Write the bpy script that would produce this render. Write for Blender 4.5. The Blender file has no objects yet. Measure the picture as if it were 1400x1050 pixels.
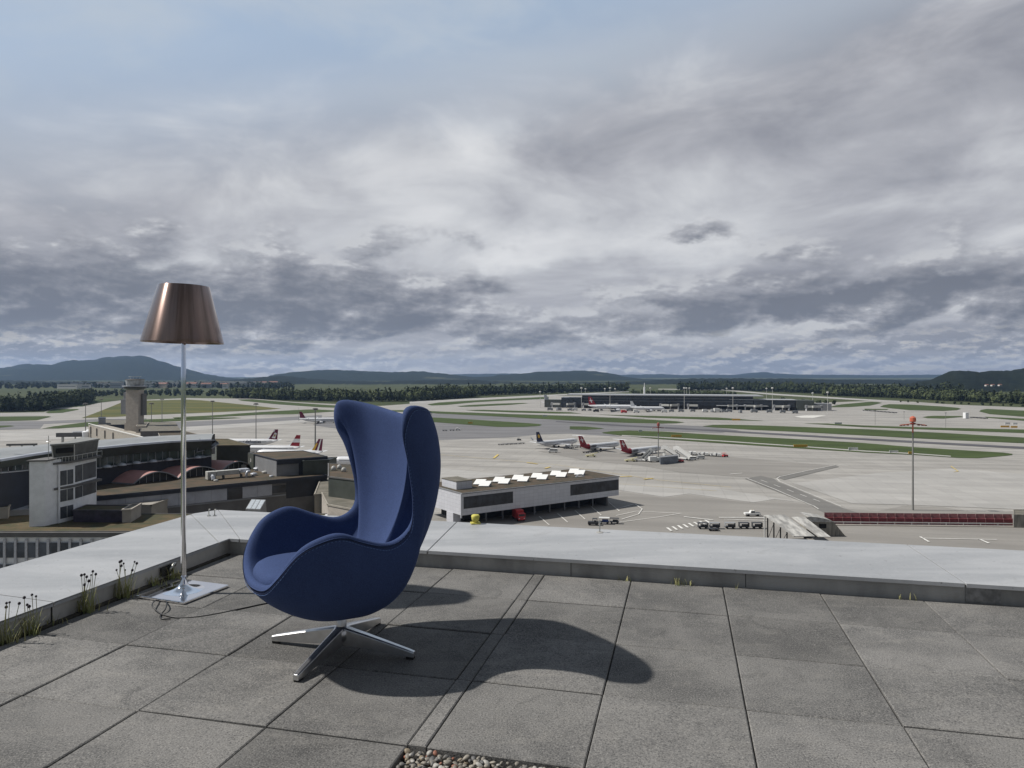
import bpy, math, random
import numpy as np
R = math.radians
rnd = random.Random(7)
HAZE_D = 4.0e-5
sc = bpy.context.scene
col = sc.collection

# ------------------------------------------------------------------ camera
F, CX, HY, ZC = 972.0, 700.0, 512.5, 45.0      # focal length / principal column / horizon row for a 1400 px wide picture
T = ZC - 1.17                                  # roof terrace level
cd = bpy.data.cameras.new('camera'); cam = bpy.data.objects.new('camera', cd); col.objects.link(cam)
cam.location = (0, 0, ZC); cam.rotation_euler = (R(90), 0, 0)
cd.sensor_width = 36; cd.lens = 36 * F / 1400; cd.shift_y = (HY - 525) / 1400
cd.clip_start = 0.05; cd.clip_end = 60000
sc.camera = cam
sc.view_settings.view_transform = 'Standard'; sc.view_settings.look = 'None'
sc.view_settings.gamma = 1; sc.view_settings.use_curve_mapping = False
sc.view_settings.exposure = 0.0

# ------------------------------------------------------------------ node helpers
class NT:
    def __init__(s, nt): s.nt = nt
    def n(s, t, **kw):
        o = s.nt.nodes.new(t)
        for k, v in kw.items(): setattr(o, k, v)
        return o
    def l(s, a, b): s.nt.links.new(a, b)
    def put(s, sock, v):
        if isinstance(v, bpy.types.NodeSocket): s.l(v, sock)
        elif v is not None: sock.default_value = v
    def m(s, op, a, b=None, c=None, clamp=False):
        o = s.n('ShaderNodeMath', operation=op); o.use_clamp = clamp
        s.put(o.inputs[0], a)
        if b is not None: s.put(o.inputs[1], b)
        if c is not None: s.put(o.inputs[2], c)
        return o.outputs[0]
    def mix(s, f, a, b, bt='MIX'):
        o = s.n('ShaderNodeMix', data_type='RGBA', blend_type=bt)
        s.put(o.inputs[0], f)
        s.put(o.inputs[6], a if isinstance(a, bpy.types.NodeSocket) else (*a, 1))
        s.put(o.inputs[7], b if isinstance(b, bpy.types.NodeSocket) else (*b, 1))
        return o.outputs[2]
    def ss(s, x, lo, hi):
        o = s.n('ShaderNodeMapRange', interpolation_type='SMOOTHSTEP')
        s.put(o.inputs[0], x); o.inputs[1].default_value = lo; o.inputs[2].default_value = hi
        return o.outputs[0]
    def noise(s, vec, scale, detail=4, rough=.55, dist=0):
        o = s.n('ShaderNodeTexNoise'); s.put(o.inputs['Vector'], vec)
        o.inputs['Scale'].default_value = scale; o.inputs['Detail'].default_value = detail
        o.inputs['Roughness'].default_value = rough; o.inputs['Distortion'].default_value = dist
        return o.outputs['Fac']
    def comb(s, x, y, z=0.0):
        o = s.n('ShaderNodeCombineXYZ'); s.put(o.inputs[0], x); s.put(o.inputs[1], y); s.put(o.inputs[2], z)
        return o.outputs[0]

# ------------------------------------------------------------------ sun and sky
SUNV = (-0.87, 0.045, 1.0)
sl = bpy.data.lights.new('sun', 'SUN'); sun = bpy.data.objects.new('sun', sl); col.objects.link(sun)
sl.energy = 5.0; sl.angle = R(0.9); sl.color = (1.0, 0.955, 0.89)
from mathutils import Vector
sun.rotation_euler = Vector(SUNV).to_track_quat('Z', 'Y').to_euler()
sun.location = (-20, 5, 80)
SEL = math.atan2(1.0, math.hypot(SUNV[0], SUNV[1])); SAZ = math.atan2(SUNV[0], SUNV[1])

w = bpy.data.worlds.new('World'); sc.world = w; w.use_nodes = True
w.node_tree.nodes.clear(); t = NT(w.node_tree)
out = t.n('ShaderNodeOutputWorld'); bg = t.n('ShaderNodeBackground'); bg.inputs[1].default_value = 0.1
t.l(bg.outputs[0], out.inputs[0])
sky = t.n('ShaderNodeTexSky', sky_type='NISHITA'); sky.sun_disc = False
sky.sun_elevation = SEL; sky.sun_rotation = SAZ; sky.altitude = 430; sky.dust_density = 2.0
tc = t.n('ShaderNodeTexCoord'); sep = t.n('ShaderNodeSeparateXYZ'); t.l(tc.outputs['Generated'], sep.inputs[0])
x, y, z = sep.outputs
az = t.m('ARCTAN2', x, y)                       # radians, 0 = straight ahead, + = right
el = t.m('ARCSINE', z)
def fld(ox, oy, sy, oz, scale, det, rough, dist=0.0):
    return t.noise(t.comb(t.m('ADD', az, ox), t.m('MULTIPLY', t.m('ADD', el, oy), sy), oz), scale, det, rough, dist)
zc = t.m('ADD', t.m('MAXIMUM', z, 0.0), 0.12)
px_ = t.m('DIVIDE', x, zc); py_ = t.m('DIVIDE', y, zc)
n1 = t.noise(t.comb(t.m('MULTIPLY', px_, .7), t.m('ADD', t.m('MULTIPLY', py_, 1.0), t.m('MULTIPLY', px_, .35)), 5.0), .9, 6, .50, .6)   # high flat sheet
n1b = fld(0, 0, 2.4, 7.7, 4.2, 9, .58, .5)
C0 = fld(0, 0, 1.75, 9.7, 6.8, 10, .56, .10); C1 = fld(-.012, .014, 1.75, 9.7, 6.8, 10, .56, .10)           # heaped clouds, and the same a little up-sun
D0 = fld(0, 0, 2.7, 2.2, 24.0, 8, .60); D1 = fld(-.0035, .004, 2.7, 2.2, 24.0, 8, .60); E0 = fld(0, 0, 4.0, 6.1, 5.0, 4, .5)                      # small rows near the horizon
def blob(a0, e0, sa, se, amt, wob=.22):
    """bank of cloud around azimuth a0, elevation e0 (degrees), its edge broken by the noise"""
    da = t.m('DIVIDE', t.m('ADD', t.m('SUBTRACT', az, R(a0)), t.m('MULTIPLY', t.m('SUBTRACT', C0, .5), wob)), R(sa))
    de = t.m('DIVIDE', t.m('ADD', t.m('SUBTRACT', el, R(e0)), t.m('MULTIPLY', t.m('SUBTRACT', C1, .5), wob * .5)), R(se))
    r2 = t.m('ADD', t.m('MULTIPLY', da, da), t.m('MULTIPLY', de, de))
    return t.m('MULTIPLY', t.m('EXPONENT', t.m('MULTIPLY', r2, -1.0)), amt)
def total(first, bl):
    for q in bl: first = t.m('ADD', first, blob(*q))
    return first
# --- upper sheet: soft, pale, slightly streaked
sh_ = t.m('ADD', t.m('MULTIPLY', t.m('SUBTRACT', n1, .5), 1.5), t.m('MULTIPLY', t.m('SUBTRACT', n1b, .5), 1.5))
sh_ = total(sh_, [(-1.5, 18.6, 4, 1.7, -.40), (-31, 12.8, 10, 3.0, -.25), (10, 10.2, 13, 1.3, -.34), (24, 12.0, 12, 1.4, -.20), (19, 18.0, 26, 2.2, .22), (5, 20.0, 9, 2.0, .10), (31, 21.5, 9, 3.2, .22), (-15, 15.5, 7, 2.0, -.16), (0, 9.2, 4, .8, -.40), (33, 8.6, 6, 1.2, -.30), (-12, 12, 10, 2.0, .10)])
cr = t.n('ShaderNodeValToRGB'); t.l(t.ss(sh_, -.75, .75), cr.inputs[0])
def ramp(cr, stops):
    els = cr.color_ramp.elements
    els[0].position = 0; els[0].color = (*stops[0][1], 1); els[1].position = 1; els[1].color = (*stops[-1][1], 1)
    for p, c in stops[1:-1]:
        e = els.new(p); e.color = (*c, 1)
    return cr.outputs[0]
sheetc = ramp(cr, [(0.0, (.84, .85, .87)), (.30, (.645, .66, .695)), (.55, (.485, .495, .540)), (.80, (.36, .372, .420)), (1.0, (.27, .282, .330))])
# --- blue gaps towards the top left
up = t.m('ADD', el, t.m('MULTIPLY', az, -.17))
gap = t.m('ADD', up, t.m('ADD', t.m('MULTIPLY', t.m('SUBTRACT', n1, .5), .10), t.m('MULTIPLY', t.m('SUBTRACT', n1b, .5), .16)))
gapf = t.m('MULTIPLY', t.ss(gap, R(16.5), R(28.0)), .90)
veil = t.mix(.72, t.mix(1.0, sky.outputs[0], (.10, .10, .10), 'MULTIPLY'), (.50, .645, .84))
veil = t.mix(t.m('MULTIPLY', t.ss(n1b, .34, .68), .75), veil, (.585, .665, .76))
skyc = t.mix(gapf, sheetc, veil)
# --- heaped grey clouds
band = t.m('MULTIPLY', t.ss(el, R(18), R(9.0)), t.ss(el, R(.4), R(2.2)))
cd_ = t.m('ADD', t.m('ADD', C0, t.m('MULTIPLY', t.m('SUBTRACT', D0, .5), .10)), t.m('MULTIPLY', t.m('SUBTRACT', band, 1.0), .30))
cd_ = t.m('ADD', cd_, .022)
cd_ = total(cd_, [(5, 6.5, 4, .8, .07), (-10, 4.4, 22, 1.0, .10), (20, 7.6, 4, .6, .07), (-20, 11.5, 6, 1.2, .05), (22, 14.0, 4, .8, .06), (9, 4.4, 6, .6, .09), (-34, 4.8, 13, 2.8, .32), (-20, 5.2, 12, 2.5, .24), (-9.5, 6.8, 4.0, 2.0, .13), (-2.6, 6.9, 2.6, 1.3, .17), (-24, 8.8, 9, 1.8, .08), (1.2, 11.8, 4.0, 1.1, .12), (15.6, 11.2, 2.2, 1.0, .20), (5.8, 5.8, 2.2, .8, .12),
                  (23, 4.7, 7.5, 1.35, .36), (31, 5.8, 8, 1.9, .30), (36, 4.0, 5, 1.0, .12), (14.5, 6.1, 6, .7, .13), (12, 3.3, 5, .7, .08), (3, 3.2, 9, .8, .13), (-12, 3.2, 8, .8, .10),
                  (8.5, 9.2, 7, .9, -.18), (1, 9.2, 4, .8, -.10), (24, 9.0, 8, 1.0, -.06), (-33, 12.6, 9, 2.2, -.06), (20, 1.9, 18, .7, -.12), (-8, 1.9, 16, .7, -.10)])
mask = t.ss(cd_, .510, .665)
rel = t.m('MULTIPLY', t.m('SUBTRACT', C1, C0), 7.0); rel = t.m('ADD', rel, t.m('MULTIPLY', t.m('SUBTRACT', D1, D0), 1.6))
core = t.m('ADD', t.ss(cd_, .55, .92), rel)
cr2 = t.n('ShaderNodeValToRGB'); t.l(t.m('ADD', t.m('MULTIPLY', core, .75), .30, None, True), cr2.inputs[0])
cum = ramp(cr2, [(0.0, (.66, .67, .695)), (.25, (.455, .465, .505)), (.50, (.335, .346, .388)), (.75, (.245, .260, .302)), (1.0, (.185, .202, .245))])
skyc = t.mix(t.m('MULTIPLY', mask, .93), skyc, cum)
# --- low rows with cream tops
lowm = t.m('MULTIPLY', t.ss(el, R(4.2), R(1.8)), t.m('ADD', .35, t.m('MULTIPLY', t.ss(E0, .38, .62), .65))); rl = t.m('ADD', D0, t.m('MULTIPLY', t.m('SUBTRACT', D0, D1), 2.4))
gr_ = t.mix(t.ss(rl, .36, .66), (.30, .315, .365), (.50, .51, .55))
gr_ = t.mix(t.m('MULTIPLY', t.ss(rl, .60, .76), .80), gr_, (.74, .71, .655))
skyc = t.mix(t.m('MULTIPLY', lowm, .80), skyc, gr_)
# unseen sky overhead dimmed to cut fill light and deepen the shadows
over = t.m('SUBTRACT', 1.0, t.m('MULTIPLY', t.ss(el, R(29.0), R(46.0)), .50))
over = t.m('MULTIPLY', over, t.m('SUBTRACT', 1.0, t.m('MULTIPLY', t.ss(y, .15, -.55), .50)))      # dimmed behind the viewer too, for darker shaded sides
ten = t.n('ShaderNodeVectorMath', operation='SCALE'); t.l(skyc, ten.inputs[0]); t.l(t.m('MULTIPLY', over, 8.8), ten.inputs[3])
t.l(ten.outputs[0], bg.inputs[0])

# ------------------------------------------------------------------ materials
MC = {}
def mat(name, c, rough=.7, metal=0.0, var=.12, scale=3.0, bump=0.0, bscale=60.0, c2=None, spec=.4, coords='Object', stretch=(1, 1, 1), detail=5, island=0.0):
    if name in MC: return MC[name]
    m = bpy.data.materials.new(name); m.use_nodes = True; MC[name] = m
    k = NT(m.node_tree); b = m.node_tree.nodes['Principled BSDF']
    tcn = k.n('ShaderNodeTexCoord'); mp = k.n('ShaderNodeMapping'); k.l(tcn.outputs[coords], mp.inputs[0]); mp.inputs['Scale'].default_value = stretch
    nz = k.noise(mp.outputs[0], scale, detail, .6)
    d = c2 if c2 else tuple(v * (1 - var) for v in c)
    h = c if c2 else tuple(min(1, v * (1 + var)) for v in c)
    cc = k.mix(k.ss(nz, .32, .68), d, h)
    if island:
        g = k.n('ShaderNodeNewGeometry'); f = k.m('ADD', k.m('MULTIPLY', g.outputs['Random Per Island'], 2 * island), 1 - island)
        vm = k.n('ShaderNodeVectorMath', operation='SCALE'); k.l(cc, vm.inputs[0]); k.l(f, vm.inputs[3]); cc = vm.outputs[0]
    k.l(cc, b.inputs['Base Color'])
    b.inputs['Roughness'].default_value = rough; b.inputs['Metallic'].default_value = metal
    b.inputs['Specular IOR Level'].default_value = spec
    if bump:
        bn = k.n('ShaderNodeBump'); bn.inputs['Strength'].default_value = bump; bn.inputs['Distance'].default_value = .01
        k.l(k.noise(tcn.outputs[coords], bscale, 4, .6), bn.inputs['Height']); k.l(bn.outputs[0], b.inputs['Normal'])
    return m
def flat(name, c, rough=.6, metal=0.0, spec=.4):
    if name in MC: return MC[name]
    m = bpy.data.materials.new(name); m.use_nodes = True; MC[name] = m
    b = m.node_tree.nodes['Principled BSDF']; b.inputs['Base Color'].default_value = (*c, 1)
    b.inputs['Roughness'].default_value = rough; b.inputs['Metallic'].default_value = metal; b.inputs['Specular IOR Level'].default_value = spec
    return m

# ------------------------------------------------------------------ mesh helpers
def W(px, py, z=0.0):
    """world point on the level z that the photograph shows at column px, row py"""
    Y = (ZC - z) * F / (py - HY)
    return ((px - CX) / F * Y, Y)
def XA(px, Y): return (px - CX) / F * Y
def ZA(py, Y): return ZC - (py - HY) * Y / F

class MB:
    def __init__(s): s.v = []; s.f = []; s.mi = []; s.cur = 0
    def add(s, vs, fs):
        o = len(s.v); s.v += [tuple(q) for q in vs]; s.f += [tuple(i + o for i in f) for f in fs]; s.mi += [s.cur] * len(fs); return s
    def box(s, c, d, rz=0.0, taper=1.0):
        ca, sa = math.cos(rz), math.sin(rz); vs = []
        for k in (-1, 1):
            for i, j in ((-1, -1), (1, -1), (1, 1), (-1, 1)):
                q = taper if k > 0 else 1
                a, b = i * d[0] / 2 * q, j * d[1] / 2 * q
                vs.append((c[0] + a * ca - b * sa, c[1] + a * sa + b * ca, c[2] + k * d[2] / 2))
        return s.add(vs, [(3, 2, 1, 0), (4, 5, 6, 7), (0, 1, 5, 4), (1, 2, 6, 5), (2, 3, 7, 6), (3, 0, 4, 7)])
    def prism(s, poly, z0, z1, caps=True):
        n = len(poly); a = sum(poly[i][0] * poly[(i + 1) % n][1] - poly[(i + 1) % n][0] * poly[i][1] for i in range(n))
        if a < 0: poly = poly[::-1]
        f0 = z0 if callable(z0) else (lambda p: z0); f1 = z1 if callable(z1) else (lambda p: z1)
        vs = [(p[0], p[1], f0(p)) for p in poly] + [(p[0], p[1], f1(p)) for p in poly]
        fs = [(i, (i + 1) % n, (i + 1) % n + n, i + n) for i in range(n)]
        if caps: fs += [tuple(range(n, 2 * n)), tuple(range(n - 1, -1, -1))]
        return s.add(vs, fs)
    def sheet(s, poly, z):
        n = len(poly); a = sum(poly[i][0] * poly[(i + 1) % n][1] - poly[(i + 1) % n][0] * poly[i][1] for i in range(n))
        if a < 0: poly = poly[::-1]
        return s.add([(p[0], p[1], z) for p in poly], [tuple(range(n))])
    def tube(s, pts, r, n=8, caps=True):
        pts = [Vector(p) for p in pts]; vs = []; m = len(pts)
        rr = r if isinstance(r, (list, tuple)) else [r] * m
        up = None
        for i, p in enumerate(pts):
            d = (pts[min(i + 1, m - 1)] - pts[max(i - 1, 0)]).normalized()
            if up is None:
                up = Vector((0, 0, 1)) if abs(d.z) < .9 else Vector((1, 0, 0))
            sx = d.cross(up).normalized(); up = sx.cross(d).normalized()
            for k in range(n):
                a = 2 * math.pi * k / n
                vs.append(p + (sx * math.cos(a) + up * math.sin(a)) * rr[i])
        fs = [(i * n + k, i * n + (k + 1) % n, (i + 1) * n + (k + 1) % n, (i + 1) * n + k) for i in range(m - 1) for k in range(n)]
        if caps: fs += [tuple(range(n - 1, -1, -1)), tuple((m - 1) * n + k for k in range(n))]
        return s.add(vs, fs)
    def lathe(s, prof, c=(0, 0, 0), n=24, closed=True):
        vs = []; m = len(prof)
        for r, zz in prof:
            for k in range(n):
                a = 2 * math.pi * k / n; vs.append((c[0] + r * math.cos(a), c[1] + r * math.sin(a), c[2] + zz))
        fs = [(i * n + k, i * n + (k + 1) % n, (i + 1) * n + (k + 1) % n, (i + 1) * n + k) for i in range(m - 1) for k in range(n)]
        if closed: fs += [tuple(range(n - 1, -1, -1)), tuple((m - 1) * n + k for k in range(n))]
        return s.add(vs, fs)
    def build(s, name, mt, parent=None, smooth=False, bevel=0.0, loc=None):
        me = bpy.data.meshes.new(name); me.from_pydata(s.v, [], s.f)
        for q in (mt if isinstance(mt, (list, tuple)) else [mt]): me.materials.append(q)
        if isinstance(mt, (list, tuple)):
            for p, i in zip(me.polygons, s.mi): p.material_index = i
        if smooth:
            for p in me.polygons: p.use_smooth = True
        me.update()
        o = bpy.data.objects.new(name, me); col.objects.link(o)
        if parent: o.parent = parent
        if loc: o.location = loc
        if bevel:
            b = o.modifiers.new('bevel', 'BEVEL'); b.width = bevel; b.segments = 2; b.limit_method = 'ANGLE'; b.angle_limit = R(40)
        return o
def thing(name, label, cat, loc=(0, 0, 0), rz=0.0, group=None):
    o = bpy.data.objects.new(name, None); col.objects.link(o); o.location = loc; o.rotation_euler = (0, 0, rz)
    o['label'] = label; o['category'] = cat
    if group: o['group'] = group
    return o
def tag(o, label, cat, group=None):
    o['label'] = label; o['category'] = cat
    if group: o['group'] = group
    return o
def struct(o): o['kind'] = 'structure'; return o
def stuff(o, label, cat): o['kind'] = 'stuff'; o['label'] = label; o['category'] = cat; return o
def copy_tree(o, parent=None):
    c = o.copy(); col.objects.link(c); c.parent = parent
    for ch in [q for q in col.objects if q.parent == o]: copy_tree(ch, c)
    return c
def place(proto, used, loc, rz, label, group=None, scale=None):
    o = proto if not used else copy_tree(proto)
    o.location = loc; o.rotation_euler = (0, 0, rz); o['label'] = label
    if group: o['group'] = group
    if scale: o.scale = (scale,) * 3 if not isinstance(scale, tuple) else scale
    return o
def pt(mb, name, m, p, **k): return mb.build(name, m, p, **k)

# ================================================================== AIRFIELD GROUND
def ground_mat():
    m = bpy.data.materials.new('meadow'); m.use_nodes = True; k = NT(m.node_tree); b = m.node_tree.nodes['Principled BSDF']
    tcn = k.n('ShaderNodeTexCoord'); v = tcn.outputs['Object']
    a = k.noise(v, .004, 6, .6); c = k.noise(v, .05, 5, .6)
    cc = k.mix(k.ss(a, .4, .6), (.046, .054, .026), (.070, .076, .038)); cc = k.mix(k.ss(c, .35, .7), cc, (.058, .072, .03))
    k.l(cc, b.inputs['Base Color']); b.inputs['Roughness'].default_value = .95; b.inputs['Specular IOR Level'].default_value = .1
    return m
GR = ground_mat()
mb = MB(); n = 64
mb.add([(0, 200, 0)] + [(14600 * math.cos(2 * math.pi * i / n), 200 + 14600 * math.sin(2 * math.pi * i / n), 0) for i in range(n)], [(0, i + 1, (i + 1) % n + 1) for i in range(n)])
struct(mb.build('ground', GR))

def paving_mat(name, c, joint=7.5, streak=1.0, var=.10, ang=12.0):
    m = bpy.data.materials.new(name); m.use_nodes = True; k = NT(m.node_tree); b = m.node_tree.nodes['Principled BSDF']
    tcn = k.n('ShaderNodeTexCoord'); mp = k.n('ShaderNodeMapping'); k.l(tcn.outputs['Object'], mp.inputs[0]); mp.inputs['Rotation'].default_value = (0, 0, R(ang))
    v = mp.outputs[0]
    st = k.n('ShaderNodeMapping'); k.l(v, st.inputs[0]); st.inputs['Scale'].default_value = (.12, 1, 1)
    s1 = k.noise(st.outputs[0], .09, 6, .6); s2 = k.noise(v, .03, 5, .6); s3 = k.noise(v, .8, 4, .6)
    lo = tuple(q * (1 - 2.0 * var) for q in c); hi = tuple(q * (1 + var) for q in c)
    cc = k.mix(k.ss(s1, .35, .65), lo, hi)
    cc = k.mix(k.m('MULTIPLY', k.ss(s2, .45, .75), .55), cc, tuple(q * .80 for q in c))
    cc = k.mix(k.m('MULTIPLY', k.ss(s3, .45, .8), .25), cc, tuple(q * .72 for q in c))
    if joint:
        br = k.n('ShaderNodeTexBrick'); k.l(v, br.inputs[0]); br.offset = 0.0
        br.inputs['Scale'].default_value = 1.0; br.inputs['Brick Width'].default_value = joint; br.inputs['Row Height'].default_value = joint
        br.inputs['Mortar Size'].default_value = .07; br.inputs['Mortar Smooth'].default_value = .3
        br.inputs['Color1'].default_value = (1, 1, 1, 1); br.inputs['Color2'].default_value = (.90, .90, .90, 1); br.inputs['Mortar'].default_value = (.66, .66, .66, 1)
        cc = k.mix(1.0, cc, br.outputs['Color'], 'MULTIPLY')
    k.l(cc, b.inputs['Base Color']); b.inputs['Roughness'].default_value = .85; b.inputs['Specular IOR Level'].default_value = .25
    return m
CONC = paving_mat('apron_concrete', (.325, .312, .290))
CONL = paving_mat('new_concrete', (.370, .360, .342), var=.06)
ASPH = paving_mat('asphalt', (.165, .163, .166), joint=0, var=.10)
ASPM = paving_mat('worn_asphalt', (.240, .228, .210), joint=0, var=.07)
ROADM = paving_mat('road_asphalt', (.165, .160, .150), joint=0, var=.06)
RUB = mat('tyre_rubber_marks', (.075, .073, .08), .9, var=.2, scale=.05, stretch=(.1, 1, 1))
GRASS = mat('mown_grass', (.062, .086, .030), .95, c2=(.043, .060, .022), scale=.06, stretch=(.3, 1, 1), spec=.1)
GRASY = mat('dry_grass', (.125, .115, .040), .95, c2=(.066, .080, .030), scale=.02, stretch=(.25, 1, 1), spec=.1)
WPAINT = mat('white_marking', (.62, .61, .58), .8, var=.15, scale=.6)
YPAINT = mat('yellow_marking', (.50, .38, .12), .8, var=.15, scale=.6)

def sheet(name, polys, z, m, parent=None):
    mb = MB()
    for p in polys: mb.sheet([W(*q) for q in p], z)
    return struct(mb.build(name, m, parent))
# main apron, taxiways
sheet('apron', [[(-900, 1200), (-900, 570), (-300, 565), (0, 564.6), (60, 563.6), (75, 557.5), (105, 556.5), (125, 552), (165, 547.5), (200, 546.6), (255, 544.2), (290, 544.7), (345, 545), (400, 549.5), (450, 552), (520, 555),
                 (570, 551.5), (640, 546), (700, 543.2), (745, 541), (800, 541), (1000, 546), (1090, 551), (1140, 550), (1203, 547.5), (1250, 549.5), (1310, 553.5), (1400, 557), (1800, 572), (2600, 640), (2600, 1200)]], .06, CONC)
sheet('runway', [[(560, 549), (640, 545), (700, 542.2), (800, 537.5), (860, 535), (860, 535.9), (800, 538.7), (700, 544.2), (640, 547.3), (560, 552)]], .09, CONL)
sheet('far_taxiway', [[(900, 531.5), (985, 532.2), (1060, 538.3), (1180, 545.6), (1230, 548.2), (1230, 549.6), (1180, 547.6), (1060, 540.2), (985, 533.6), (900, 532.4)]], .09, CONL)
# tone patches
sheet('asphalt_taxiway', [[(430, 571), (520, 566), (620, 565.5), (700, 570.8), (780, 575.0), (860, 578.8), (905, 580), (960, 583), (1010, 588.5), (985, 592), (905, 589.5), (860, 588.5), (825, 591), (850, 597.5), (780, 593), (740, 594), (700, 598), (650, 600), (600, 602), (520, 594), (430, 582)],
                          [(-600, 578), (0, 576.2), (60, 576), (130, 573.3), (200, 572.2), (200, 574.6), (120, 577), (60, 580), (55, 586), (0, 588), (-600, 592)],
                          [(240, 577), (330, 574), (440, 567.5), (440, 575), (330, 582), (240, 586)]], .12, ASPH)
sheet('asphalt_apron', [[(735, 617), (800, 612), (1000, 625), (1147, 637.5), (1062, 654), (1010, 652), (930, 646), (870, 636), (800, 630)],
                        [(560, 742), (560, 712), (640, 706), (700, 700), (850, 672), (908, 681), (942, 676.5), (1030, 688.5), (1060, 684), (1100, 689), (1140, 695), (1200, 699), (1235, 692), (1290, 694), (1340, 702), (1400, 698), (1700, 715), (1700, 1100), (-200, 1100), (-200, 742)]], .12, ASPM)
sheet('light_concrete_slabs', [[(1085, 661), (1200, 647), (1300, 641), (1420, 650), (1500, 700), (1400, 697), (1235, 690.5), (1165, 689)],
                        [(600, 640), (700, 650), (850, 662), (980, 668), (1100, 688), (1060, 683), (1030, 687.5), (942, 675.5), (908, 680), (850, 671), (720, 655), (600, 655)],
                        [(0, 590), (120, 586), (200, 584), (200, 592), (100, 600), (0, 604)], [(250, 584), (440, 572.5), (440, 576), (250, 590)]], .15, CONL)
sheet('service_road', [[(1018, 655), (1040, 651), (1058, 655), (1064, 659.5), (1150, 694.5), (1205, 712), (1150, 712), (1119, 698), (1106, 690)],
                       [(1060, 652.4), (1142, 636.2), (1147, 638.6), (1072, 656.6)]], .18, ROADM)
sheet('runway_rubber', [[(760, 575.8), (830, 580), (900, 583.6), (980, 588.0), (1180, 599.4), (1400, 611.3), (1600, 621), (1600, 624.4), (1400, 614.2), (1180, 602.0), (980, 590.2), (900, 585.6), (830, 581.8), (760, 577)]], .21, RUB)
# grass islands
isl = [
 [(584, 553), (600, 550.5), (640, 548), (700, 545), (750, 542.5), (750, 545.3), (700, 547.3), (650, 550), (610, 553.8), (590, 554.5)],
 [(625, 555.5), (640, 554), (680, 552), (715, 551), (722, 551.5), (700, 553.5), (650, 556), (630, 556.3)],
 [(636, 561), (660, 560.4), (780, 563.8), (795, 565.6), (760, 565.6), (700, 564), (650, 562)],
 [(816, 567), (866, 568.2), (980, 571), (1045, 575.6), (980, 574.4), (887, 571.2)],
 [(505, 561.2), (560, 560.9), (595, 562.5), (700, 566.6), (780, 569), (880, 573.4), (925, 576.2), (936, 577.6), (925, 578.9), (904, 579.4), (860, 578.4), (780, 575.2), (700, 570.6), (600, 565.6), (560, 563.5), (510, 562.2)],
 [(520, 571.2), (560, 569.8), (598, 571.3), (651, 574.2), (716, 578.4), (737, 580), (741, 581), (737, 582.6), (716, 584), (680, 583.9), (640, 581), (600, 577.9), (560, 575), (525, 572.6)],
 [(779, 583.2), (800, 583.4), (822, 585.4), (826, 586.3), (800, 588), (779, 587.3)],
 [(823, 591.6), (835, 590), (860, 588.9), (905, 590.3), (980, 595), (1080, 600.2), (1180, 606), (1250, 611.8), (1330, 616.8), (1372, 619.3), (1384, 621), (1384, 622.4), (1370, 624), (1337, 626.8), (1310, 626.4), (1250, 622.3), (1180, 619), (1080, 612.5), (980, 606), (900, 600.6), (850, 596), (825, 592.7)],
 [(960, 583), (975, 581.2), (1000, 581), (1040, 582), (1180, 587), (1290, 592.3), (1400, 598.6), (1600, 609), (1600, 617), (1400, 606.4), (1290, 601.5), (1180, 595.6), (1080, 590.2), (1030, 588), (980, 585)],
 [(1098, 579), (1130, 579.2), (1180, 582), (1258, 584.4), (1400, 587.6), (1600, 594), (1600, 601), (1400, 592.4), (1250, 586.8), (1180, 584.2)],
 [(1203, 556.5), (1208, 554), (1216, 552.7), (1243, 553.2), (1290, 556), (1310, 557.7), (1314, 559.2), (1308, 561), (1290, 562), (1243, 560.9), (1215, 558)],
 [(1261, 570.5), (1268, 569.3), (1277, 568.7), (1313, 569), (1318, 570), (1290, 572.5), (1268, 572)],
 [(1338.7, 562.7), (1341, 560.6), (1349, 559.3), (1400, 561.6), (1600, 570), (1600, 580), (1400, 570), (1353, 566.4)],
 [(1346, 570), (1400, 572.6), (1600, 582), (1600, 588), (1400, 575.6), (1350, 571.5)],
 [(1130, 557), (1150, 553), (1190, 549.4), (1200, 549.8), (1206, 551), (1190, 554.6), (1160, 556.8)],
 [(1182, 559), (1215, 559.5), (1212, 560.7), (1182, 560.5)],
 [(345, 546), (400, 550.6), (450, 554), (520, 557), (520, 559.2), (440, 557), (380, 553), (330, 548), (325, 546.3)],
 [(236, 571), (300, 567.5), (340, 564.5), (400, 561), (430, 559.8), (470, 562), (430, 564.5), (400, 566.5), (360, 567), (300, 570.3), (240, 573.2)],
 [(57, 586.2), (75, 583), (117, 577.6), (160, 575.6), (200, 573.6), (260, 571.8), (320, 570.9), (330, 571.7), (300, 573.2), (240, 576.2), (200, 577.8), (150, 580), (117, 583.6), (80, 586)],
 [(-500, 588), (-500, 584), (0, 582.2), (14, 582), (20, 583), (0, 585)],
 [(-500, 572), (0, 569.8), (66, 569.2), (70, 570), (50, 574.8), (0, 576), (-500, 579)],
 [(62, 563.6), (75, 559.4), (106, 559.4), (108, 560.2), (85, 564.6), (66, 565.2)],
 [(100, 556), (108, 552), (120, 548), (150, 545.6), (155, 547), (130, 552), (112, 556)]]
sheet('grass_verge', isl, .24, GRASS)
sheet('grass_field', [[(112, 571.6), (130, 565), (150, 557), (167, 550), (200, 547.8), (255, 546.4), (275, 547.4), (300, 550), (340, 554), (370, 557.4), (384, 558.9), (370, 560), (340, 561.6), (290, 564), (240, 566), (200, 567.6), (160, 570)]], .24, GRASY)
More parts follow.
